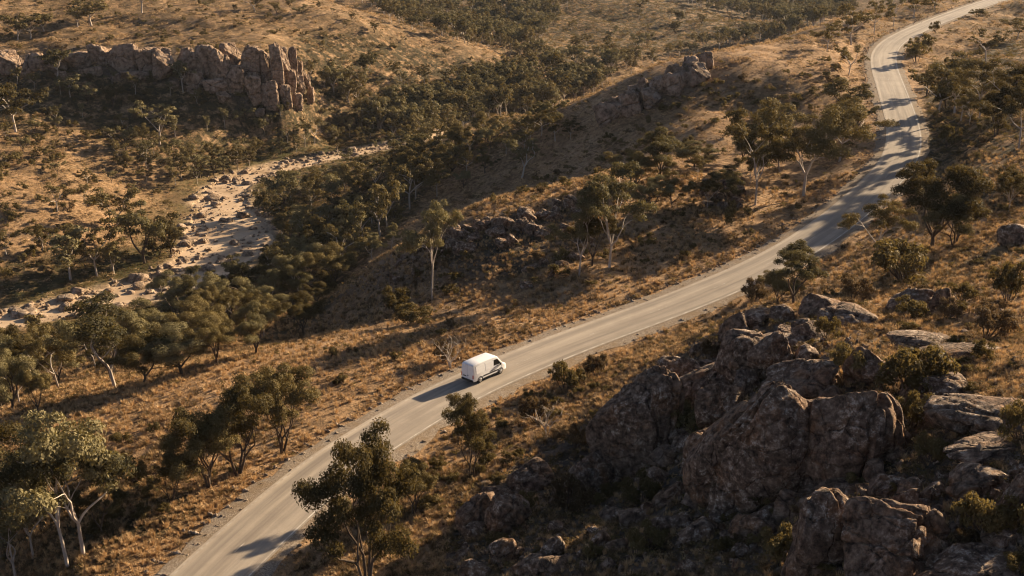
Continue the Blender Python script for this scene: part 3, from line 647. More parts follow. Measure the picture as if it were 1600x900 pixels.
# river boulders
STP = [rock_mesh('river_boulder', 500 + i, 3, random.uniform(.1, .45), 5, 0, 1.1) for i in range(7)]
for q in STP: q.materials.append(M_STONE)
RBIG = [(215, 437, 30, 20, 'big sunlit pointed boulder on the river bank below the left hill'), (48, 478, 20, 12, 'pale round boulder at the left end of the river'), (102, 466, 26, 13, 'long pale boulder on the near bend of the river'), (44, 487, 24, 14, 'dark domed boulder in the river near the picture edge'),
        (335, 311, 30, 14, 'dark flat rock in the water at the upper river bend'), (350, 408, 30, 12, 'low brown rock where the river widens'), (118, 492, 26, 12, 'pale block in the river behind the near trees'), (272, 424, 20, 10, 'dark rock in the shallows under the river-bank trees')]
for i, (u, v, w, h, lab) in enumerate(RBIG): rock_at('river_boulder', u, v, w, h, STP[i % 7], lab, 'boulder', 'boulders in the river', sink=.4)
rr = random.Random(31)
for i in range(170):
    k = rr.randrange(8, len(RIVER) - 20); sgn = rr.choice((-1, -1, -1, 1)); w = RIVER[k, 3] * sgn * (rr.uniform(.72, 1.35) if rr.random() < .55 else rr.uniform(-.8, .8))
    x = RIVER[k, 0] + RVN[k, 0] * w; y = RIVER[k, 1] + RVN[k, 1] * w; z = float(height(x, y))
    s = rr.uniform(.4, 1.0) ** 2.4 * 2.0
    o = bpy.data.objects.new('river_boulder', rr.choice(STP)); COL.objects.link(o); o.location = (x, y, max(z, RIV_Z - .2) + .15 * s); o.scale = (s, s * rr.uniform(.6, 1), s * rr.uniform(.4, .7)); o.rotation_euler = (0, 0, rr.uniform(0, 6))
    tag(o, 'small pale river boulder', 'boulder', 'boulders lining the river'); ranked(o)

# ------------------------------------------------------------------ trees and shrubs
def tube(pts, rad, ns, V, Fs):
    b0 = len(V); pts = np.asarray(pts, float)
    for i in range(len(pts)):
        t = pts[min(i + 1, len(pts) - 1)] - pts[max(i - 1, 0)]; t = t / (np.linalg.norm(t) + 1e-9)
        a = np.cross(t, [0.31, .95, .02]); a /= np.linalg.norm(a) + 1e-9; b = np.cross(t, a)
        for k in range(ns):
            an = 2 * math.pi * k / ns; V.append(pts[i] + rad[i] * (a * math.cos(an) + b * math.sin(an)))
    for i in range(len(pts) - 1):
        for k in range(ns):
            k2 = (k + 1) % ns; Fs.append((b0 + i * ns + k, b0 + i * ns + k2, b0 + (i + 1) * ns + k2, b0 + (i + 1) * ns + k))
def leaves(centres, radii, n, L, rng, flatz=.75, hang=.3):
    """many small pointed leaf sprays gathered in uneven clumps"""
    P, Nn = [], []
    for c, r in zip(centres, radii):
        k = max(4, int(n * (r ** 2))); d = rng.normal(size=(k, 3)); d /= np.linalg.norm(d, axis=1)[:, None]
        d[:, 2] = np.where(d[:, 2] < -.35, -d[:, 2] * .6, d[:, 2]); rad = rng.uniform(.45, 1.08, k) ** .7
        P.append(c + d * rad[:, None] * r * np.array([1, 1, flatz])); Nn.append(d)
    P = np.concatenate(P); Nn = np.concatenate(Nn); k = len(P)
    Nn = Nn + rng.normal(size=(k, 3)) * .38 + np.array([0, 0, .15]); Nn /= np.linalg.norm(Nn, axis=1)[:, None]
    a = np.cross(Nn, rng.normal(size=(k, 3))); a[:, 2] -= hang; a /= np.linalg.norm(a, axis=1)[:, None] + 1e-9
    b = np.cross(Nn, a); b /= np.linalg.norm(b, axis=1)[:, None] + 1e-9
    s = (L * rng.uniform(.6, 1.35, k))[:, None]
    V = np.stack([P - a * s * .5, P + b * s * .26 + Nn * s * .06, P + a * s * .5, P - b * s * .26 + Nn * s * .06], 1).reshape(-1, 3)
    return V, np.arange(4 * k).reshape(-1, 4)
def make_tree(seed, style, lod):
    """returns (trunk mesh, crown mesh) of a tree one unit tall"""
    rng = np.random.default_rng(seed); V, Fs, tips = [], [], []
    ns = (7, 5, 4)[lod]
    if style == 'gum': nst, fork, lean, spread, rclump, tr = 1, rng.uniform(.22, .32), .02, .50, .088, .014
    elif style == 'umbrella': nst, fork, lean, spread, rclump, tr = 1, rng.uniform(.20, .28), .02, .84, .10, .0135
    elif style == 'multi': nst, fork, lean, spread, rclump, tr = int(rng.integers(3, 5)), .22, .25, .55, .108, .017
    elif style == 'dense': nst, fork, lean, spread, rclump, tr = 1, .15, .05, .72, .13, .022
    else: nst, fork, lean, spread, rclump, tr = 1, .3, .06, .5, .1, .016
    if style == 'dense' and seed % 3 == 0: spread, rclump = .9, .11
    def branch(p, d, ln, r, lev):
        n = 5; pts = [p.copy()]; q = p.copy(); dd = d.copy()
        for i in range(n):
            dd = dd + rng.normal(size=3) * .17 + np.array([0, 0, .06 if lev < 2 else -.03]); dd /= np.linalg.norm(dd)
            q = q + dd * ln / n; pts.append(q.copy())
        tube(pts, np.linspace(r, r * .5, n + 1), ns if lev < 2 else 3, V, Fs)
        if lev >= (3 if lod == 0 else 2):
            tips.append(q); tips.append(pts[3]); tips.append(pts[1] + rng.normal(size=3) * .03); return
        kids = int(rng.integers(2, 4)) if lev < 2 else 2
        for k in range(kids):
            az = rng.uniform(0, 2 * math.pi); side = np.array([math.cos(az), math.sin(az), 0]); nd = dd * .8 + side * spread * rng.uniform(.7, 1.25) + np.array([0, 0, .08]); nd /= np.linalg.norm(nd)
            branch(q if k < 2 else pts[2], nd, ln * rng.uniform(.62, .88), r * .55, lev + 1)
        if rng.random() < .5 and lev >= 1: tips.append(q + rng.normal(size=3) * .02)
    for s in range(nst):
        az = rng.uniform(0, 6.28) + s * 6.28 / nst
        d = np.array([math.cos(az) * lean, math.sin(az) * lean, 1.]); d /= np.linalg.norm(d)
        base = np.array([math.cos(az), math.sin(az), 0]) * (.012 if nst > 1 else 0); base[2] = -.03
        n = 6; pts = [base.copy()]; q = base.copy(); dd = d.copy(); ln = fork * rng.uniform(.85, 1.15)
        for i in range(n):
            dd = dd + rng.normal(size=3) * .045; dd /= np.linalg.norm(dd); q = q + dd * ln / n; pts.append(q.copy())
        r = np.linspace(tr, tr * .72, n + 1); r[0] *= 1.45; tube(pts, r, ns + 1, V, Fs)
        kids = int(rng.integers(3, 5)) if nst == 1 else 2
        a0 = rng.uniform(0, 6.28)
        for k in range(kids):
            az = a0 + k * 6.28 / kids + rng.uniform(-.5, .5); nd = dd + np.array([math.cos(az), math.sin(az), .1]) * spread; nd /= np.linalg.norm(nd)
            branch(q, nd, .30 * rng.uniform(.85, 1.1), tr * .6, 1)
    V = np.array(V); T = np.array(tips)
    top = T[:, 2].max() + rclump * .5; sc = 1.0 / top; V *= sc; T = T * sc
    cxy = T[:, :2].mean(0); zc = T[:, 2].mean(); fz = lambda z_: np.minimum((np.clip(z_, 0, None) / zc) ** 2.6, 1.5)
    V[:, :2] -= cxy * fz(V[:, 2])[:, None]; T[:, :2] -= cxy * fz(T[:, 2])[:, None]
    keep = T[:, 2] > (.30 if style in ('gum', 'umbrella') else .2); T = T[keep]
    cap = (80, 56, 40)[lod]
    T = T[rng.permutation(len(T))]; sel = []
    for q in T:
        if len(sel) < cap and all(np.linalg.norm((q - z_) * np.array([1, 1, 1.25])) > rclump * .85 for z_ in sel): sel.append(q)
    T = np.array(sel)
    rad = rclump * rng.uniform(.65, 1.25, len(T))
    L = (.022, .044, .068)[lod]; nn = (46000, 11000, 4300)[lod] * (1.25 if style == 'dense' else 1)
    LV, LF = leaves(T, rad, nn, L, rng)
    tm = mesh_np('trunk', V, np.array(Fs)); cm = mesh_np('crown', LV, LF, smooth=False)
    ext = np.percentile(np.hypot(LV[:, 0], LV[:, 1]), 94)
    return tm, cm, float(ext)
def make_shrub(seed, lod, style='round'):
    rng = np.random.default_rng(seed); V, Fs, tips = [], [], []
    for s in range(9 if lod == 0 else 5):
        az = rng.uniform(0, 6.28); out = rng.uniform(.25, .95); p = np.array([math.cos(az) * .05, math.sin(az) * .05, -.08]); d = np.array([math.cos(az) * out, math.sin(az) * out, 1.]); d /= np.linalg.norm(d)
        pts = [p]; q = p.copy()
        for i in range(4):
            d = d + rng.normal(size=3) * .16; d /= np.linalg.norm(d); q = q + d * .2 * rng.uniform(.8, 1.2); pts.append(q.copy())
        tube(pts, np.linspace(.022, .008, 5), 4, V, Fs); tips += [pts[-1], pts[-2] + rng.normal(size=3) * .07, pts[-2] + rng.normal(size=3) * .11]
    T = np.array(tips)
    LV, LF = leaves(T, rng.uniform(.13, .24, len(T)), (3600, 1300)[lod], (.075, .125)[lod], rng, .8, -.35)
    top = LV[:, 2].max(); return mesh_np('stem', np.array(V) / top, np.array(Fs)), mesh_np('foliage', LV / top, LF, False), float(np.abs(LV[:, :2]).max(0).mean() / top)
TREES = {}
for st, mb, ml, cnt in (('gum', M_BARKW, M_LEAF, 4), ('umbrella', M_BARKW, M_LEAFD, 4), ('multi', M_BARKD, M_LEAFD, 3), ('dense', M_BARKD, M_LEAFD, 4)):
    for lod in range(3):
        for i in range(cnt):
            t, c, e = make_tree(1000 + i * 31 + lod * 7 + len(st) * 101, st, lod); t.materials.append(mb); c.materials.append(ml if not (st == 'dense' and i % 2) else M_LEAF); TREES.setdefault((st, lod), []).append((t, c, e))
SHRUBS = {}
for lod in range(2):
    for i in range(5):
        t, c, e = make_shrub(2000 + i * 17 + lod, lod); t.materials.append(M_BARKD); c.materials.append((M_LEAFS, M_SCRUB, M_LEAFS, M_LEAFD, M_LEAFS)[i]); SHRUBS.setdefault(lod, []).append((t, c, e))
def clear_road(p, r):
    q = np.hypot(ROAD[:, 0] - p[0], ROAD[:, 1] - p[1]); i = q.argmin()
    if q[i] < r:
        s_ = 1. if np.dot(p[:2] - ROAD[i, :2], RN[i]) > 0 else -1.
        x, y = ROAD[i, :2] + RN[i] * s_ * r; p = np.array([x, y, float(height(x, y))])
    return p
def put_tree(p, hgt, style, label, group=None, var=None, wid=None, name='gum_tree', lean=0., rz=None):
    d = math.hypot(p[0], p[1]); lod = 0 if d < 235 else (1 if d < 430 else 2)
    P = TREES[(style, lod)]; t, c, e = P[(random.randrange(len(P)) if var is None else var % len(P))]
    o = bpy.data.objects.new(name, None); COL.objects.link(o); o.empty_display_size = .5
    o.location = (float(p[0]), float(p[1]), float(p[2])); s = hgt; w = s if wid is None else wid / (2 * e)
    w = min(max(w, s * .5), s * 2.3)
    o.scale = (w, w, s); o.rotation_euler = (0, lean, random.uniform(0, 6.28) if rz is None else rz)
    for nm, me in (('trunk', t), ('crown', c)):
        q = bpy.data.objects.new(nm, me); COL.objects.link(q); q.parent = o
    tag(o, label, 'tree', group); return o
def put_shrub(p, hgt, label, group=None, var=None, wid=None, name='shrub', squash=1.):
    lod = 0 if math.hypot(p[0], p[1]) < 170 else 1
    P = SHRUBS[lod]; t, c, e = P[(random.randrange(5) if var is None else var % 5)]
    o = bpy.data.objects.new(name, None); COL.objects.link(o); o.location = (float(p[0]), float(p[1]), float(p[2])); w = hgt if wid is None else wid / (2 * e)
    w = min(max(w, hgt * .5), hgt * 2.2); o.scale = (w, w, hgt); o.rotation_euler = (0, 0, random.uniform(0, 6.28))
    for nm, me in (('stem', t), ('foliage', c)):
        q = bpy.data.objects.new(nm, me); COL.objects.link(q); q.parent = o
    tag(o, label, 'shrub', group); return o
#      u_base v_base v_top width style label
TL = [(130, 868, 632, 215, 'gum', 'tall white-forked gum tree left of the near road bend'),
      (106, 886, 690, 170, 'gum', 'leaning white-trunked gum beside the tallest forked one at lower left'),
      (24, 908, 770, 110, 'gum', 'pale-stemmed gum cut off by the bottom left corner'),
      (-45, 850, 660, 170, 'umbrella', 'dark crowned gum at the left picture edge behind the white-forked gums'),
      (52, 872, 712, 130, 'gum', 'gum with a low rounded crown between the leaning gum and the corner gum'),
      (372, 742, 598, 150, 'multi', 'dark many-stemmed tree at the road edge, larger of the roadside pair'),
      (326, 762, 640, 110, 'multi', 'dark leaning tree left of the large many-stemmed roadside tree'),
      (440, 707, 575, 112, 'multi', 'dark slender-stemmed tree farther up the road edge than the many-stemmed one'),
      (268, 786, 700, 70, 'multi', 'small dark sapling tree below the leaning roadside tree'),
      (160, 836, 760, 70, 'dense', 'short shaded tree behind the white-forked gums'),
      (180, 606, 465, 150, 'gum', 'lit gum with a pale trunk at the top of the golden slope above the river'),
      (20, 642, 532, 75, 'dense', 'dark tree at the left picture edge above the golden slope'),
      (60, 646, 575, 50, 'dense', 'small tree next to the dark edge tree above the golden slope'),
      (92, 600, 528, 80, 'dense', 'round dense tree left of the lit pale-trunked gum'),
      (225, 600, 520, 90, 'dense', 'round dense tree right of the lit pale-trunked gum'),
      (284, 584, 505, 90, 'dense', 'dense tree on the slope brow two along from the lit pale-trunked gum'),
      (340, 570, 495, 80, 'dense', 'olive tree on the slope brow where the golden strip narrows'),
      (400, 556, 480, 85, 'dense', 'dark tree at the right end of the brow row above the golden strip'),
      (573, 918, 700, 150, 'multi', 'slender open gum growing right beside the near road edge at the bottom'),
      (646, 806, 722, 78, 'multi', 'leafy young tree close behind the slender roadside gum'),
      (737, 748, 622, 100, 'multi', 'small olive tree standing alone in the grass between road and rocks'),
      (675, 468, 320, 78, 'gum', 'lone tall white gum on the shaded slope across the road'),
      (905, 430, 300, 70, 'gum', 'thin white-stemmed gum, left of the twin gums above the road'),
      (952, 418, 266, 105, 'gum', 'big white forked gum, right of the twin gums above the road'),
      (925, 415, 330, 60, 'dense', 'dark leafy tree in the gap behind the twin gums'),
      (1180, 320, 172, 92, 'umbrella', 'gum with two-tiered flat crown left of the large roadside umbrella gum'),
      (1256, 306, 162, 120, 'umbrella', 'large umbrella-crowned gum by the inside of the upper road bend'),
      (1312, 252, 150, 110, 'umbrella', 'gum whose branch reaches over the upper road'),
      (1218, 268, 185, 80, 'umbrella', 'gum behind the umbrella-crowned one on the slope above the gully'),
      (1240, 478, 384, 105, 'dense', 'bushy roadside gum right of the straight road, just behind the rocky crest'),
      (1216, 476, 420, 60, 'multi', 'small dark tree tucked under the bushy gum behind the crest'),
      (1368, 408, 308, 84, 'umbrella', 'gum right of the road with a low limb pointing at the road'),
      (1456, 388, 258, 130, 'dense', 'biggest spreading gum right of the upper straight'),
      (1490, 384, 300, 80, 'multi', 'dark tree standing against the biggest spreading gum'),
      (1576, 330, 264, 50, 'umbrella', 'small thin tree on the grass near the right picture edge'),
      (1466, 178, 100, 70, 'umbrella', 'first gum of the right-hand hillside clump, nearest the road'),
      (1492, 176, 88, 80, 'umbrella', 'second gum of the right-hand hillside clump'),
      (1530, 186, 92, 90, 'umbrella', 'middle gum of the right-hand hillside clump with pale trunk'),
      (1556, 214, 130, 80, 'multi', 'dark low tree in front of the right-hand hillside clump'),
      (1592, 232, 122, 100, 'umbrella', 'tall gum at the right picture edge below the hillside clump'),
      (1580, 180, 90, 80, 'umbrella', 'gum at the right picture edge behind the hillside clump'),
      (1540, 96, 46, 50, 'umbrella', 'thin-trunked gum alone on the upper right hillside'),
      (1588, 62, 28, 46, 'umbrella', 'low spreading gum at the right edge of the upper hillside'),
      (1330, 70, 8, 54, 'umbrella', 'tall gum on the crest left of the far road bend'),
      (1292, 80, 30, 40, 'umbrella', 'dark gum on the crest just left of the tall one by the far bend'),
      (1366, 54, 2, 38, 'umbrella', 'gum on the crest right of the tall one by the far bend'),
      (1396, 41, -12, 34, 'gum', 'dark-stemmed gum closest to the far road before it leaves the picture'),
      (1428, 28, -14, 40, 'umbrella', 'gum behind the far road near the top edge'),
      (1460, 14, -20, 36, 'umbrella', 'gum partly cut by the top edge above the far road'),
      (1326, 118, 70, 42, 'umbrella', 'small gum on the verge left of the S-bend'),
      (1320, 175, 122, 62, 'dense', 'round olive tree on the verge left of the S-bend, below the small gum'),
      (1335, 215, 160, 50, 'dense', 'dark tree close to the road edge below the S-bend'),
      (90, 128, 78, 42, 'gum', 'white-trunked gum standing against the left end of the cliff'),
      (286, 144, 96, 34, 'gum', 'white-trunked gum standing in front of the middle of the cliff'),
      (212, 148, 112, 26, 'gum', 'small white-trunked gum below the cliff blocks'),
      (110, 152, 118, 30, 'gum', 'small grey gum below the gum at the left end of the cliff'),
      (143, 40, 0, 50, 'umbrella', 'pale-stemmed gum on the bare hilltop above the cliff'),
      (122, 42, 12, 34, 'umbrella', 'lower gum next to the pale-stemmed hilltop gum'),
      (28, 62, 22, 40, 'umbrella', 'gum on the hilltop at the far upper left'),
      (48, 60, 24, 40, 'umbrella', 'gum right beside the far upper left hilltop gum'),
      (70, 52, 20, 36, 'umbrella', 'third gum along from the far upper left on the hilltop'),
      (222, 20, -22, 34, 'gum', 'bare-stemmed gum cut by the top edge above the cliff'),
      (398, 18, -12, 46, 'umbrella', 'gum at the top edge above the right end of the cliff'),
      (468, 22, 6, 20, 'dense', 'tiny round tree on the skyline above the cliff end'),
      (25, 206, 118, 80, 'umbrella', 'large yellow-green gum on the hillside at the left edge'),
      (250, 226, 160, 60, 'gum', 'pale thin gum on the scrubby slope below the cliff'),
      (520, 130, 90, 20, 'gum', 'small lit gum right of the cliff on the hillside'),
      (110, 438, 362, 60, 'gum', 'white-limbed gum on the near river bank at left'),
      (152, 432, 338, 66, 'umbrella', 'dark-trunked gum next to the white-limbed one on the river bank'),
      (226, 412, 322, 66, 'dense', 'bushy bank tree beside the big pointed boulder'),
      (268, 398, 332, 54, 'dense', 'bushy tree at the inner river bend, rightmost on that bank'),
      (178, 428, 385, 34, 'gum', 'short pale gum between the dark-trunked gum and the bushy bank tree'),
      (184, 356, 286, 58, 'umbrella', 'gum with a visible pale trunk on the golden slope above the river'),
      (90, 330, 288, 44, 'umbrella', 'flat-topped small tree alone on the golden slope at left'),
      (66, 394, 350, 40, 'umbrella', 'flat-topped tree left of the white-limbed gum'),
      (10, 398, 354, 36, 'umbrella', 'thin tree at the left edge above the river'),
      (815, 278, 214, 50, 'gum', 'white-trunked gum on the shaded far spur'),
      (846, 212, 172, 40, 'umbrella', 'gum on the lit crest of the far spur'),
      (648, 270, 216, 52, 'umbrella', 'gum at the low end of the far spur by the lit strip'),
      (582, 408, 362, 40, 'gum', 'small pale gum on the crest left of the lone tall white gum'),
      (612, 392, 350, 34, 'gum', 'narrow pale gum nearest the lone tall white gum'),
      (1030, 280, 205, 90, 'dense', 'wide golden-green tree in the gully left of the two-tiered gum'),
      (985, 285, 232, 60, 'dense', 'round tree in the gully, left of the wide golden-green one'),
      (1085, 262, 220, 56, 'dense', 'round tree in the gully, right of the wide golden-green one'),
      (475, 525, 460, 66, 'dense', 'dark rounded tree where the shaded spur meets the valley wood')]
for i, (u, v, vt, w, st, lab) in enumerate(TL):
    p = clear_road(hit(u, min(v, 1000)), 6.2); k = mpp(p); h = (v - vt) * k / math.cos(math.atan2(CAM_H - p[2], p[1])) ; put_tree(p - np.array([0, 0, .1]), h, st, lab, None, i, w * k * (1.4 if st == 'umbrella' else 1.22))
SL = [(620, 488, 64, 44, 3, 'dark round bush on the shaded slope below the lone white gum'), (648, 502, 70, 30, 0, 'low golden bush on the brow below the lone white gum'), (882, 608, 66, 50, 3, 'grey-green bush at the gravel edge just ahead of the van'),
      (934, 588, 48, 40, 1, 'brown bush right of the grey-green one at the gravel edge'), (1430, 622, 125, 92, 0, 'round golden bush growing between the boulders on the crest'), (1322, 592, 76, 66, 3, 'dark green bush left of the round golden bush'),
      (1542, 528, 90, 58, 1, 'wide brown bush on the sunlit grass near the right edge'), (1478, 498, 48, 36, 1, 'small brown bush beside the small upright stone'), (1292, 530, 42, 44, 4, 'small grey-green bush on the crest slabs'), (1535, 562, 40, 36, 0, 'spiky golden clump on the long pale slab'),
      (1545, 838, 112, 84, 4, 'round golden-tipped bush in the shade above the corner boulder'), (1450, 726, 60, 56, 0, 'thin bush with sunlit tips between the domed boulder and the layered tier'), (1592, 690, 60, 70, 4, 'grassy bush at the right edge beside the layered tier'), (1430, 665, 80, 60, 3, 'shaded bush under the round golden bush'),
      (1415, 440, 132, 72, 4, 'big silvery bush right of the road below the spreading gum'), (1145, 352, 42, 44, 0, 'low golden bush on the verge across from the bushy roadside gum'), (1190, 790, 90, 50, 3, 'dark shrub at the foot of the huge split boulders'), (1155, 680, 60, 50, 0, 'yellowish bush on the boulder left of the split pair'),
      (1080, 680, 80, 60, 3, 'dark bush in the hollow right of the tall standing block'), (1000, 790, 70, 60, 3, 'dark bush at the foot of the tall standing block'), (1220, 880, 90, 70, 3, 'black-green bush left of the lichen-spotted boulder at the bottom'), (885, 800, 90, 60, 1, 'brown scrub clump in the shade right of the leaning slab'),
      (820, 805, 50, 44, 3, 'dark bush between the leaning slab and the grey shaded boulder'), (1575, 470, 70, 70, 3, 'dark green bush at the right edge above the sunlit crest'), (1010, 860, 70, 50, 3, 'dark bush in the middle of the shaded scree'), (1105, 560, 40, 30, 1, 'small dry bush above the low dark slab'),
      (1175, 470, 50, 40, 1, 'brown bush between the road and the back of the crest'), (1440, 85, 40, 34, 3, 'dark bush right beside the far road'), (1410, 98, 46, 34, 3, 'large dark bush on the inner side of the S-bend'), (1408, 78, 36, 22, 0, 'bush just above the dark one on the inner side of the S-bend'), (1457, 52, 16, 22, 3, 'small conical bush right of the far road'),
      (1515, 24, 26, 14, 3, 'grey bush at the top right beside the road'), (1480, 168, 60, 40, 3, 'dark bush under the right-hand hillside clump'), (1480, 232, 40, 40, 3, 'dark bush right of the road where tree shadows cross it'), (690, 565, 44, 36, 1, 'dry brown bush left of the van'), (840, 660, 60, 46, 1, 'dry bush around the bare sapling on the right verge'),
      (650, 760, 60, 50, 1, 'brown bush behind the slender roadside gum'), (900, 700, 50, 40, 1, 'dull bush left of the tall standing block'), (1330, 470, 70, 44, 1, 'pinkish dry bush behind the whaleback boulder'), (1420, 500, 60, 40, 0, 'golden bush below the jagged dark boulder'), (1500, 470, 50, 30, 4, 'low bush above the small upright stone'),
      (50, 520, 44, 30, 3, 'round dark bush on the near river bank at left'), (245, 400, 40, 30, 4, 'green bush under the bank trees')]
for i, (u, v, w, h, var, lab) in enumerate(SL):
    p = hit(u, v); k = mpp(p); p = clear_road(p, 5.2 + w * k * .4); put_shrub(p - np.array([0, 0, .05]), h * k * 1.0, lab, None, var, w * k)
# bare dead saplings
def dead(u, v, vt, label, seed):
    p = hit(u, v); k = mpp(p); h = (v - vt) * k * 1.08; t, c, e = make_tree(seed, 'multi', 0)
    t.materials.append(M_BARKW); o = ob('dead_sapling', t, None, None, p); o.scale = (h, h, h); o.name = 'dead_sapling'; tag(o, label, 'dead tree'); bpy.data.meshes.remove(c)
dead(704, 575, 520, 'bare white dead sapling at the road edge left of the van', 41)
dead(856, 682, 622, 'bare dark sapling in the grass right of the road', 45)

# scattered plants: zones drawn on the photograph, positions found on the ground
rr = random.Random(77)
taken = []
def free(p, r):
    for q in taken:
        if (q[0] - p[0]) ** 2 + (q[1] - p[1]) ** 2 < r * r: return False
    taken.append((p[0], p[1])); return True
RXY = ROAD[:, :2]; VXY = RIVER[:, :2]
def off_ways(p, a=6.5, b=1.0):
    if np.hypot(RXY[:, 0] - p[0], RXY[:, 1] - p[1]).min() < a: return False
    q = np.hypot(VXY[:, 0] - p[0], VXY[:, 1] - p[1]); i = q.argmin()
    return q[i] > RIVER[i, 3] * 1.05 + b
ZT = [ # polygon, count, (h metres), styles, min gap, label, group
    ([(402, 345), (450, 312), (540, 285), (640, 272), (690, 300), (640, 345), (560, 395), (470, 400), (430, 370)], 58, (4, 12.5), ('dense', 'gum', 'umbrella', 'dense', 'umbrella'), 4.5, 'dark rounded tree in the riverside wood', 'trees of the riverside wood'),
    ([(190, 500), (290, 465), (400, 425), (520, 400), (545, 430), (490, 490), (400, 540), (300, 560), (230, 560)], 44, (4, 11.5), ('dense', 'gum', 'umbrella', 'dense', 'umbrella'), 4.5, 'dark olive tree in the near valley wood', 'trees of the near valley wood'),
    ([(0, 580), (120, 545), (230, 550), (220, 590), (100, 620), (0, 640)], 12, (6, 10), ('dense', 'umbrella'), 4.5, 'olive tree on the lower slope', 'trees on the lower left slope'),
    ([(170, 225), (320, 240), (500, 215), (560, 235), (420, 252), (340, 275), (310, 300), (270, 300), (190, 270)], 34, (5.5, 10), ('dense', 'umbrella', 'gum'), 5, 'tree on the far river bank', 'trees under the left hill'),
    ([(520, 175), (640, 165), (760, 190), (700, 240), (600, 255), (520, 240)], 36, (5, 13), ('dense', 'umbrella', 'gum'), 6, 'tree in the upper valley wood', 'trees of the upper valley wood'),
    ([(640, 250), (740, 225), (850, 195), (900, 215), (790, 250), (720, 300), (660, 330)], 26, (5, 9), ('dense', 'dense', 'umbrella'), 5, 'tree in the dark gully', 'trees in the gully'),
    ([(0, 120), (150, 120), (300, 150), (440, 180), (500, 215), (300, 235), (120, 200), (0, 230)], 26, (4, 8), ('gum', 'umbrella', 'dense'), 7, 'small tree below the cliff', 'trees below the cliff'),
    ([(0, 230), (120, 220), (250, 290), (260, 340), (120, 350), (0, 340)], 10, (3.5, 6.5), ('umbrella', 'dense'), 9, 'small tree on the golden slope', 'trees on the golden slope'),
    ([(960, 300), (1130, 250), (1200, 250), (1160, 320), (1080, 330), (1000, 340)], 12, (4, 7), ('dense', 'umbrella'), 4.5, 'small gully tree', 'trees under the umbrella gums'),
    ([(1445, 150), (1520, 110), (1600, 110), (1600, 210), (1500, 200)], 4, (5, 7.5), ('umbrella', 'multi'), 5, 'gum of the hillside clump', 'trees of the hillside clump'),
    ([(240, 0), (520, 10), (640, 55), (800, 100), (760, 110), (560, 50), (400, 30)], 16, (2.5, 5), ('dense', 'umbrella'), 8, 'tiny tree on the ridge', 'trees on the ridge of the left hill'),
    ([(860, 40), (1000, 20), (1180, 50), (1130, 75), (900, 85)], 16, (7, 11), ('umbrella', 'dense'), 18, 'lone tree on the far paddocks', 'trees on the far paddocks')]
DMIN = {'trees on the far paddocks': 560, 'trees of the upper valley wood': 370, 'trees on the ridge of the left hill': 440}
for poly, cnt, hr, sts, gap, lab, grp in ZT:
    made = 0
    for _ in range(cnt * 12):
        if made >= cnt: break
        u, v = pick_in(poly, rr); p = hit(u, v)
        if not off_ways(p) or not free(p, gap) or p[1] < DMIN.get(grp, 0): continue
        ranked(put_tree(p - np.array([0, 0, .15]), rr.uniform(*hr), rr.choice(sts), lab, grp, wid=None), lab); made += 1
ZS = [([(430, 640), (700, 560), (700, 510), (1000, 430), (1180, 380), (1290, 310), (1330, 260), (1340, 160), (1250, 120), (1100, 220), (1150, 330), (850, 480), (600, 530), (400, 590)], 55, (.6, 1.5), 'low dry bush on the verge', 'bushes on the far verge'),
      ([(640, 720), (800, 620), (1000, 540), (1120, 510), (1040, 580), (950, 650), (930, 730), (740, 770), (560, 850), (480, 890), (620, 760)], 45, (.6, 1.4), 'low dry bush in the grass', 'bushes between road and crest'),
      ([(0, 700), (300, 660), (420, 690), (330, 780), (180, 860), (0, 860)], 32, (.7, 1.7), 'scrubby bush in dry grass', 'bushes left of the near road'),
      ([(1200, 490), (1340, 420), (1600, 380), (1600, 640), (1400, 640), (1290, 560)], 38, (.5, 1.2), 'low bush on sunlit grass', 'bushes on the sunlit crest'),
      ([(740, 800), (930, 770), (1150, 700), (1380, 760), (1600, 720), (1600, 900), (700, 900)], 36, (.6, 1.4), 'dark low bush in the shade', 'bushes among the shaded boulders'),
      ([(1440, 60), (1600, 20), (1600, 340), (1500, 350), (1440, 300), (1460, 180)], 40, (.7, 1.8), 'low bush on the hillside', 'bushes on the right-hand hillside'),
      ([(560, 480), (700, 380), (900, 330), (1100, 300), (1050, 380), (880, 440), (650, 480)], 28, (.7, 1.7), 'dark bush on the shaded slope behind the twin gums', 'bushes on the shaded slope'),
      ([(760, 320), (930, 230), (1100, 130), (1320, 70), (1330, 150), (1150, 220), (900, 290)], 110, (.7, 1.8), 'bush on the bare slope of the far spur', 'bushes on the far spur'),
      ([(0, 60), (500, 50), (800, 110), (700, 200), (500, 200), (300, 160), (0, 300)], 260, (1.0, 2.8), 'bush dotted over the hill with the cliff', 'bushes on the cliff hill'),
      ([(0, 250), (280, 300), (260, 400), (0, 460)], 110, (.8, 2.2), 'bush on the golden slope above the river', 'bushes above the river'),
      ([(398, 305), (480, 282), (560, 268), (480, 310), (430, 370), (450, 400), (420, 440), (300, 490), (240, 490), (350, 445), (430, 395), (400, 340)], 90, (.8, 1.9), 'bush on the river bank', 'bushes on the river bank'),
      ([(0, 0), (520, 0), (520, 60), (0, 70)], 90, (.8, 2.0), 'bush on the hilltop', 'bushes on the hilltop')]
FARB = []
for zi, (poly, cnt, hr, lab, grp) in enumerate(ZS):
    made = 0
    for _ in range(cnt * 6):
        if made >= cnt: break
        u, v = pick_in(poly, rr); p = hit(u, v)
        if not off_ways(p, 5.8) or not free(p, 1.0): continue
        h = rr.uniform(*hr); made += 1
        if zi < 6: ranked(put_shrub(p - np.array([0, 0, .08]), h, lab, grp, None, h * rr.uniform(1.2, 2.2)), lab)
        else: FARB.append((p[0], p[1], p[2] - .1, h * 1.15))

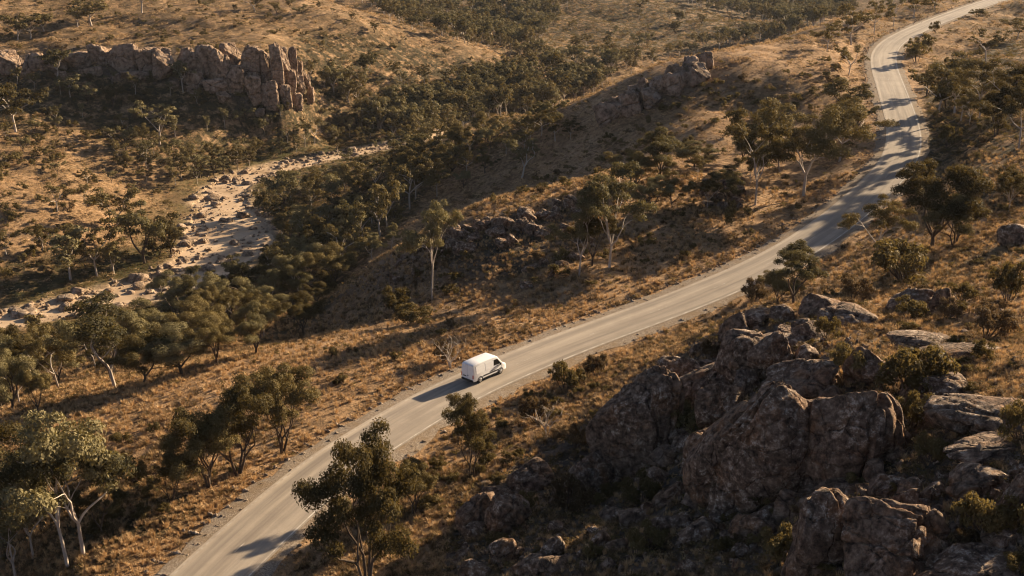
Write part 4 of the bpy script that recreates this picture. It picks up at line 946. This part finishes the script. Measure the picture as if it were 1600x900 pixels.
# ------------------------------------------------------------------ uncountable cover: instanced points
def scatter(name, pts, scl, pick, protos, label, cat):
    c = bpy.data.collections.new(name + '_kinds')
    for i, (me) in enumerate(protos):
        o = bpy.data.objects.new('%s_kind_%02d' % (name, i), me); c.objects.link(o)
    me = bpy.data.meshes.new(name); n = len(pts); me.vertices.add(n); me.vertices.foreach_set('co', np.asarray(pts, np.float32).ravel())
    fattr(me, 'scl', scl)
    a = me.attributes.new('pick', 'INT', 'POINT'); a.data.foreach_set('value', np.asarray(pick, np.int32))
    rot = np.zeros((n, 3), np.float32); rot[:, 2] = RNG.uniform(0, 6.28, n); rot[:, :2] = RNG.normal(size=(n, 2)) * .1
    a = me.attributes.new('rot', 'FLOAT_VECTOR', 'POINT'); a.data.foreach_set('vector', rot.ravel())
    o = ob(name, me); tag(o, label, cat, kind='stuff')
    g = bpy.data.node_groups.new(name, 'GeometryNodeTree'); g.interface.new_socket('Geometry', in_out='INPUT', socket_type='NodeSocketGeometry'); g.interface.new_socket('Geometry', in_out='OUTPUT', socket_type='NodeSocketGeometry')
    N = g.nodes; gi = N.new('NodeGroupInput'); go = N.new('NodeGroupOutput'); ci = N.new('GeometryNodeCollectionInfo'); ip = N.new('GeometryNodeInstanceOnPoints')
    ci.inputs[0].default_value = c; ci.inputs['Separate Children'].default_value = True; ci.inputs['Reset Children'].default_value = True
    def na(nm, ty):
        q = N.new('GeometryNodeInputNamedAttribute'); q.data_type = ty; q.inputs[0].default_value = nm; return q.outputs[0]
    g.links.new(gi.outputs[0], ip.inputs['Points']); g.links.new(ci.outputs[0], ip.inputs['Instance']); ip.inputs['Pick Instance'].default_value = True
    g.links.new(na('pick', 'INT'), ip.inputs['Instance Index']); g.links.new(na('rot', 'FLOAT_VECTOR'), ip.inputs['Rotation']); g.links.new(na('scl', 'FLOAT'), ip.inputs['Scale'])
    g.links.new(ip.outputs[0], go.inputs[0]); md = o.modifiers.new('scatter', 'NODES'); md.node_group = g
    return o
def tuft(seed, n, spread, wid, mat, arch=.5):
    rng = np.random.default_rng(seed); V = []; Fs = []
    for i in range(n):
        az = rng.uniform(0, 6.28); r0 = spread * rng.uniform(0, .5) ; b = np.array([math.cos(az) * r0, math.sin(az) * r0, -.05]); h = rng.uniform(.5, 1.); o = rng.uniform(.1, arch)
        az2 = az + rng.normal() * .6; d = np.array([math.cos(az2), math.sin(az2), 0]); s = np.array([-d[1], d[0], 0]) * wid * rng.uniform(.7, 1.3)
        m_ = b + d * o * .35 * h + np.array([0, 0, h * .6]); t = b + d * o * h + np.array([0, 0, h]); k = len(V)
        V += [b - s, b + s, m_ + s * .8, m_ - s * .8, t]; Fs += [(k, k + 1, k + 2), (k, k + 2, k + 3), (k + 3, k + 2, k + 4)]
    me = mesh_np('tuft', V, Fs, False); me.materials.append(mat); return me
def clump(seed, mat, n=150):
    rng = np.random.default_rng(seed); T = rng.normal(size=(6, 3)) * np.array([.3, .3, .12]) + np.array([0, 0, .3])
    LV, LF = leaves(T, rng.uniform(.22, .4, 6), n, .17, rng, .75, -.3); LV[:, 2] = np.maximum(LV[:, 2], -.05); me = mesh_np('clump', LV, LF, False); me.materials.append(mat); return me
KIND = [tuft(1, 60, .55, .022, M_STRAW), tuft(2, 46, .8, .028, M_STRAW, .9), tuft(3, 60, .5, .025, M_STRAW, .7), tuft(4, 50, .9, .03, M_SCRUB, .9), clump(5, M_SCRUB), clump(6, M_SCRUB, 190), clump(7, M_LEAFS), clump(8, M_STRAW, 130), clump(9, M_LEAFD)]
def cover(n, dmin, dmax, seed):
    rng = np.random.default_rng(seed)
    t = np.radians(rng.uniform(-38, 46, n)); l = rng.uniform(math.log(dmin), math.log(dmax), n); d = np.exp(l)
    x = d * np.sin(t); y = d * np.cos(t); z = height(x, y)
    rd, _ = dist_poly(x, y, ROAD); vd, vi = dist_poly(x, y, RIVER)
    dens = .5 + .5 * noise2(x / 7, y / 7, 41) + .35 * noise2(x / 24, y / 24, 42)
    ok = (rd > 4.9 + rng.uniform(0, 1.2, n)) & (vd > RIVER[vi, 3] + 3) & (rng.uniform(0, 1, n) < .25 + .9 * dens)
    return x[ok], y[ok], z[ok], d[ok], rng
def polyw(u, v, polys):
    w = np.zeros(len(u), bool)
    for q in polys: w |= inpoly(u, v, q)
    return w
x, y, z, d, rng = cover(205000, 44, 210, 3)
u, v, _ = proj(x, y, z); rk_ = inpoly(u, v, [(690, 900), (720, 790), (940, 640), (1130, 500), (1300, 480), (1300, 640), (1600, 640), (1600, 900)])
k = np.where(rk_, rng.uniform(0, 1, len(x)) < .35, True); x, y, z, d, rk_ = x[k], y[k], z[k], d[k], rk_[k]
n = len(x); r = rng.uniform(0, 1, n); sel = noise2(x / 9, y / 9, 51)
pick = np.where(r < .52 + .2 * sel, rng.integers(0, 3, n), np.where(r < .68, 3, np.where(r < .82, 7, rng.integers(4, 7, n))))
pick = np.where(rk_ & (r > .4), rng.integers(4, 9, n), pick)
rd_, _q = dist_poly(x, y, ROAD); gold = (x < 14) & (rd_ < 9 + 4 * sel) | inpoly(proj(x, y, z)[0], proj(x, y, z)[1], [(0, 660), (330, 575), (520, 530), (520, 590), (330, 660), (200, 700), (0, 740)])
pick = np.where(gold & (rng.uniform(0, 1, n) < .75) & ~rk_, np.where(rng.uniform(0, 1, n) < .7, rng.integers(0, 3, n), 7), pick)
scatter('dry_grass', np.c_[x, y, z], (.28 + .42 * rng.uniform(0, 1, n) ** 2) * (d / 100) ** .35 * np.where(pick == 7, .9, np.where(pick >= 4, 1.35, 1.)), pick, KIND, 'tussocks of straw-coloured dry grass covering the near slopes', 'grass')
x, y, z, d, rng = cover(160000, 205, 900, 4)
u, v, _ = proj(x, y, z); sc_ = polyw(u, v, SCRUBP); n = len(x); r = rng.uniform(0, 1, n)
k = r < np.where(sc_, .95, .55); x, y, z, d, sc_, r = x[k], y[k], z[k], d[k], sc_[k], r[k]; n = len(x); r = rng.uniform(0, 1, n)
pick = np.where(sc_, np.where(r < .35, 4, np.where(r < .6, 6, np.where(r < .8, 8, 7))), np.where(r < .5, 7, np.where(r < .82, 4, 6)))
scatter('low_scrub', np.c_[x, y, z], (.45 + 1.0 * rng.uniform(0, 1, n) ** 2.5) * (d / 250) ** .75, pick, KIND, 'low scrub and dry grass clumps over the farther hills', 'scrub')
FB = np.array(FARB); FK = []
for t, c, e in SHRUBS[1][:5]: FK.append(c)
scatter('hillside_bushes', FB[:, :3], FB[:, 3], RNG.integers(0, 5, len(FB)), FK, 'small bushes dotted over the farther slopes', 'bushes')
# far wood that reads as one mass
rng = np.random.default_rng(8); pts = []; 
FW = [[(560, 200), (690, 150), (800, 115), (900, 100), (1000, 100), (1100, 72), (1180, 60), (1160, 72), (1040, 100), (930, 150), (850, 188), (700, 225)], [(540, 0), (900, 0), (860, 50), (840, 100), (760, 80), (620, 40)], [(1060, 0), (1340, 0), (1330, 30), (1260, 70), (1180, 70), (1230, 45), (1100, 20)], [(480, 120), (620, 110), (800, 125), (720, 170), (520, 170)]]
FWN = [340, 300, 380, 26]
for poly, c_ in zip(FW, FWN):
    for _ in range(c_):
        uq, vq = pick_in(poly, rr); q = hit(uq, vq)
        if q[1] > 440: pts.append(q)
pts = np.array(pts); FARK = []
tri = []
for st in ('dense', 'umbrella', 'dense', 'umbrella'):
    for t, c, e in [TREES[(st, 2)][len(tri) % 3]]:
        va = np.array([q.co[:] for q in t.vertices]); vb = np.array([q.co[:] for q in c.vertices]); fa = [tuple(q.vertices) for q in t.polygons]; fb = [tuple(i_ + len(va) for i_ in q.vertices) for q in c.polygons]
        me = mesh_np('far_tree', np.r_[va, vb], np.array(fa + fb), False); me.materials.append(M_BARKW); me.materials.append(M_LEAFD if len(tri) % 2 else M_LEAF)
        me.polygons.foreach_set('material_index', np.r_[np.zeros(len(fa), np.int32), np.ones(len(fb), np.int32)].astype(np.int32)); FARK.append(me); tri.append(1)
scatter('far_forest', pts, rng.uniform(5, 13, len(pts)), rng.integers(0, 4, len(pts)), FARK, 'hazy olive wood filling the far valley and distant hills', 'forest')
# pebbles of the river banks
rng = np.random.default_rng(14); n = 1700; i = rng.integers(5, len(RIVER) - 12, n); w = RIVER[i, 3] * np.where(rng.uniform(0, 1, n) < .65, -1, 1) * np.where(rng.uniform(0, 1, n) < .6, rng.normal(1.0, .22, n), rng.uniform(0, 1, n))
x = RIVER[i, 0] + RVN[i, 0] * w + rng.normal(size=n); y = RIVER[i, 1] + RVN[i, 1] * w + rng.normal(size=n); z = np.maximum(height(x, y), RIV_Z - .2)
scatter('river_cobbles', np.c_[x, y, z], .12 + .55 * rng.uniform(0, 1, n) ** 3, rng.integers(0, 7, n), STP, 'cobbles strewn along the river banks', 'cobbles')
# rubble windrow thrown up along the road edges
rng = np.random.default_rng(12); n = 7000
s = rng.uniform(0, 1, n) ** 1.6 * RS[-60]; i = np.searchsorted(RS, s).clip(0, len(ROAD) - 1); sd = np.where(rng.uniform(0, 1, n) < .8, -1, 1)
o_ = np.where(sd < 0, -5.0 + rng.normal(size=n) * .75, 4.5 + rng.normal(size=n) * .3)
x = ROAD[i, 0] + RN[i, 0] * o_; y = ROAD[i, 1] + RN[i, 1] * o_; z = np.maximum(height(x, y), ROAD[i, 2] - .12)
PEB = [rock_mesh('rubble', 700 + q, 2, .4, 5, 0, 1.2) for q in range(4)]
for q in PEB: q.materials.append(M_RUBBLE)
scatter('gravel_windrow', np.c_[x, y, z], .03 + .19 * rng.uniform(0, 1, n) ** 5, rng.integers(0, 4, n), PEB, 'loose pale rubble lying along both edges of the road', 'gravel')
n = 5000; uq = rng.uniform(680, 1600, n * 2); vq = rng.uniform(470, 900, n * 2); k = inpoly(uq, vq, [(700, 900), (720, 790), (940, 740), (1060, 580), (1140, 500), (1300, 470), (1600, 430), (1600, 900)])
P_ = np.array([hit(a, b) for a, b in zip(uq[k][:1800], vq[k][:1800])])
PEB2 = [q.copy() for q in PEB]
for q in PEB2: q.materials.clear(); q.materials.append(M_ROCK)
scatter('scree', P_, .06 + .30 * rng.uniform(0, 1, len(P_)) ** 3, rng.integers(0, 4, len(P_)), PEB2, 'small loose stones between the boulders of the rocky crest', 'scree')

# ------------------------------------------------------------------ van
M_VAN = flat('white_van_paint', (.80, .80, .80), .28, 0, .5); M_GLASS = flat('dark_tinted_glass', (.012, .014, .016), .06, 0, .6)
M_BLK = flat('black_plastic', (.018, .018, .019), .6); M_TYRE = flat('tyre_rubber', (.014, .014, .014), .9); M_RIM = flat('alloy_grey', (.55, .55, .56), .35, .7)
M_RED = flat('red_lamp', (.45, .02, .015), .25); M_GREY = flat('grey_stripe', (.12, .12, .13), .5); M_LAMP = flat('clear_lamp', (.7, .7, .72), .12); M_SEAM = flat('panel_gap', (.16, .16, .165), .8); M_PLATE = flat('number_plate', (.5, .5, .45), .5)
def build_van(loc, heading):
    van = ob('panel_van', None, None, None, loc); van.rotation_euler = (0, 0, -heading)
    tag(van, 'white panel van driving away up the pale road', 'van')
    HWW = 1.0
    def hwz(z, w): return w * (1 - .13 * max(0, (z - 1.15) / 1.3) ** 1.3)
    sec = [(-2.86, .50, 2.28, .90), (-2.83, .45, 2.38, .96), (-2.70, .42, 2.46, .995), (-1.5, .40, 2.50, 1.0), (.4, .40, 2.50, 1.0), (1.0, .40, 2.46, 1.0), (1.22, .40, 2.38, .995), (1.38, .40, 2.25, .99), (1.85, .40, 1.72, .985), (2.16, .40, 1.36, .975), (2.45, .40, 1.22, .955), (2.68, .40, 1.06, .91), (2.80, .42, .88, .84), (2.86, .46, .72, .76)]
    V = []; nseg = 24
    for (y_, zb, zt, w) in sec:
        prof = []
        for k in range(9):
            z_ = zb + (zt - zb - .16) * k / 8; prof.append((hwz(z_, w), z_))
        wt = prof[-1][0]
        for a in (25, 50, 72): prof.append((wt - .16 + .16 * math.cos(math.radians(a)), zt - .16 + .16 * math.sin(math.radians(a)) * 1.0))
        ring = [(x_, z_) for x_, z_ in prof] + [(-x_, z_) for x_, z_ in reversed(prof)]
        V += [(x_, y_, z_) for x_, z_ in ring]
    k = nseg; Fq = []
    for i in range(len(sec) - 1):
        for q in range(k): Fq.append((i * k + q, i * k + (q + 1) % k, (i + 1) * k + (q + 1) % k, (i + 1) * k + q))
    me = bpy.data.meshes.new('body'); me.from_pydata(V, [], Fq + [tuple(range(k))[::1], tuple(range((len(sec) - 1) * k, len(sec) * k))[::-1]]); me.update()
    b = bmesh.new(); b.from_mesh(me); bmesh.ops.recalc_face_normals(b, faces=b.faces[:]); b.to_mesh(me); b.free()
    for f in me.polygons: f.use_smooth = True
    body = ob('body', me, M_VAN, van)
    es = body.modifiers.new('edges', 'EDGE_SPLIT'); es.split_angle = math.radians(38)
    def prism(name, pts, t, mat, par=van):
        """closed slab: polygon pts pushed out by vector t"""
        n = len(pts); P = [Vector(q) for q in pts]; t = Vector(t); me = bpy.data.meshes.new(name)
        me.from_pydata([q[:] for q in P] + [(q + t)[:] for q in P], [], [tuple(range(n)), tuple(range(n, 2 * n))[::-1]] + [(i, i + n, (i + 1) % n + n, (i + 1) % n) for i in range(n)])
        b = bmesh.new(); b.from_mesh(me); bmesh.ops.recalc_face_normals(b, faces=b.faces[:]); b.to_mesh(me); b.free(); return ob(name, me, mat, par)
    def box(name, c, s, mat, par=van, bev=.02):
        b = bmesh.new(); bmesh.ops.create_cube(b, size=1); bmesh.ops.scale(b, vec=s, verts=b.verts); bmesh.ops.bevel(b, geom=b.edges[:], offset=bev, segments=2, affect='EDGES'); bmesh.ops.translate(b, vec=c, verts=b.verts)
        me = bpy.data.meshes.new(name); b.to_mesh(me); b.free(); return ob(name, me, mat, par)
    for s in (1, -1):
        X = lambda z_: s * (hwz(z_, .99) + .004)
        prism('side_window', [(X(1.42), .55, 1.42), (X(1.40), 1.74, 1.40), (X(1.62), 1.60, 1.62), (X(2.08), 1.22, 2.08), (X(2.10), .62, 2.10)], (s * .012, 0, 0), M_GLASS)
        for y0, y1, z0, z1 in ((.42, .445, .62, 2.2), (-.95, -.925, .62, 2.2), (-2.45, -2.43, .9, 2.2), (1.93, 1.95, .62, 1.42)):
            prism('door_seam', [(X(z0), y0, z0), (X(z0), y1, z0), (X((z0 + z1) / 2), y1, (z0 + z1) / 2), (X(z1), y1, z1), (X(z1), y0, z1), (X((z0 + z1) / 2), y0, (z0 + z1) / 2)], (s * .007, 0, 0), M_SEAM)
        for y0, y1 in ((-2.35, -1.05), (-.83, .32)):
            prism('side_panel', [(X(1.25), y0, 1.25), (X(1.25), y1, 1.25), (X(1.7), y1, 1.7), (X(2.12), y1, 2.12), (X(2.12), y0, 2.12), (X(1.7), y0, 1.7)], (s * .016, 0, 0), M_VAN)
        prism('rub_strip', [(X(.66), -1.2, .66), (X(.66), 1.30, .66), (X(.80), 1.30, .80), (X(.80), -1.2, .80)], (s * .03, 0, 0), M_BLK)
        box('sill', (s * .96, .05, .42), (.10, 2.5, .12), M_BLK)
        for (a, c2) in (((-.2, .92), (1.45, 1.36)), ((.15, .86), (1.62, 1.34)), ((.5, .86), (1.75, 1.28))):
            prism('grey_stripe', [(X(a[1]), a[0], a[1]), (X(c2[1]), c2[0], c2[1]), (X(c2[1] - .03), c2[0] + .1, c2[1] - .03), (X(a[1] - .05), a[0] + .15, a[1] - .05)], (s * .009, 0, 0), M_GREY)
        box('door_handle', (s * (hwz(1.2, .99) + .02), .60, 1.2), (.04, .16, .05), M_BLK, bev=.01)
        box('tail_light', (s * .90, -2.845, 1.02), (.14, .07, .48), M_RED)
        box('headlight', (s * .72, 2.66, .98), (.34, .22, .20), M_LAMP, bev=.05)
        box('mirror', (s * 1.13, 1.55, 1.42), (.20, .12, .30), M_BLK, bev=.04)
        for yw in (-1.72, 1.72):
            b = bmesh.new(); bmesh.ops.create_cone(b, cap_ends=True, segments=28, radius1=.345, radius2=.345, depth=.24); bmesh.ops.bevel(b, geom=[e_ for e_ in b.edges if len(e_.link_faces) == 2 and abs(e_.verts[0].co.z - e_.verts[1].co.z) < 1e-4], offset=.05, segments=2, affect='EDGES')
            bmesh.ops.rotate(b, verts=b.verts, matrix=Matrix.Rotation(math.pi / 2, 3, 'Y')); me = bpy.data.meshes.new('tyre'); b.to_mesh(me); b.free()
            w = ob('wheel', None, None, van, (s * .90, yw, .345)); ob('tyre', me, M_TYRE, w)
            b = bmesh.new(); bmesh.ops.create_cone(b, cap_ends=True, segments=24, radius1=.215, radius2=.17, depth=.06); bmesh.ops.rotate(b, verts=b.verts, matrix=Matrix.Rotation(s * math.pi / 2, 3, 'Y')); bmesh.ops.translate(b, verts=b.verts, vec=(s * .125, 0, 0)); me = bpy.data.meshes.new('rim'); b.to_mesh(me); b.free(); ob('rim', me, M_RIM, w)
            for q in range(5):
                a = q * 2 * math.pi / 5; box('spoke_gap', (s * .156, .105 * math.cos(a), .105 * math.sin(a)), (.012, .07, .07), M_BLK, w, .004)
            pts = [(s * (hwz(.8, .99) + .006), yw + .46 * math.cos(a), .38 + .46 * math.sin(a)) for a in np.linspace(0, math.pi, 13)] + [(s * (hwz(.8, .99) + .006), yw + .36 * math.cos(a), .38 + .38 * math.sin(a)) for a in np.linspace(math.pi, 0, 13)]
            prism('wheel_arch', pts, (s * .03, 0, 0), M_BLK)
    Y = lambda z_: 1.38 + (2.25 - z_) / (2.25 - 1.36) * .78
    prism('windscreen', [(-.82, Y(1.44) + .02, 1.44), (.82, Y(1.44) + .02, 1.44), (.76, Y(2.14) + .02, 2.14), (-.76, Y(2.14) + .02, 2.14)], (0, .012, .012), M_GLASS)
    box('rear_bumper', (0, -2.86, .50), (1.86, .20, .24), M_BLK, bev=.05); box('front_bumper', (0, 2.80, .52), (1.60, .22, .26), M_BLK, bev=.06); box('grille', (0, 2.83, .82), (.9, .06, .16), M_BLK)
    box('rear_door_seam', (0, -2.866, 1.42), (.012, .012, 1.50), M_SEAM, bev=.002)
    box('rear_door_handle', (.10, -2.875, 1.06), (.14, .03, .10), M_BLK, bev=.01); box('number_plate', (-.42, -2.872, .92), (.46, .02, .12), M_BLK, bev=.005); box('brake_light', (0, -2.83, 2.31), (.16, .05, .045), M_RED, bev=.008)
    box('underbody', (0, 0, .40), (1.6, 5.0, .12), M_BLK)
    return van
pv = PZ(757, 589, 0)
j = np.hypot(ROAD[:, 0] - pv[0], ROAD[:, 1] - pv[1]).argmin(); hd = math.atan2(RT[j, 0], RT[j, 1])
lat = np.dot(pv[:2] - ROAD[j, :2], RN[j]); print('van lateral', lat, 'heading', math.degrees(hd))
lat = min(max(lat, -1.9), .5)
pv[:2] = pv[:2] + RN[j] * (lat - np.dot(pv[:2] - ROAD[j, :2], RN[j]))
build_van((pv[0], pv[1], ROAD[j, 2] + .07 - .012 * abs(lat)), hd)

# ------------------------------------------------------------------ air
b = bmesh.new(); bmesh.ops.create_cube(b, size=1); bmesh.ops.scale(b, vec=(9000, 9000, 300), verts=b.verts); bmesh.ops.translate(b, vec=(0, 0, 300 / 2 - 60), verts=b.verts)
me = bpy.data.meshes.new('haze'); b.to_mesh(me); b.free()
hm = bpy.data.materials.new('thin_haze'); hm.use_nodes = True; hm.node_tree.nodes.clear(); ho = hm.node_tree.nodes.new('ShaderNodeOutputMaterial'); pvv = hm.node_tree.nodes.new('ShaderNodeVolumePrincipled')
pvv.inputs['Color'].default_value = (.80, .86, .95, 1); pvv.inputs['Density'].default_value = .000026; pvv.inputs['Anisotropy'].default_value = .2; hm.node_tree.links.new(pvv.outputs[0], ho.inputs['Volume'])
hz = ob('haze', me, hm); tag(hz, 'thin pale haze softening the far hills', 'haze', kind='stuff')
name_ranked()
print('tris', {k: sum(len(c.polygons) * 2 for t, c, e in v) for k, v in TREES.items()}, len(ROCKP))
print('objects', len(bpy.data.objects), 'lowest', ZG.min(), 'highest', ZG.max())
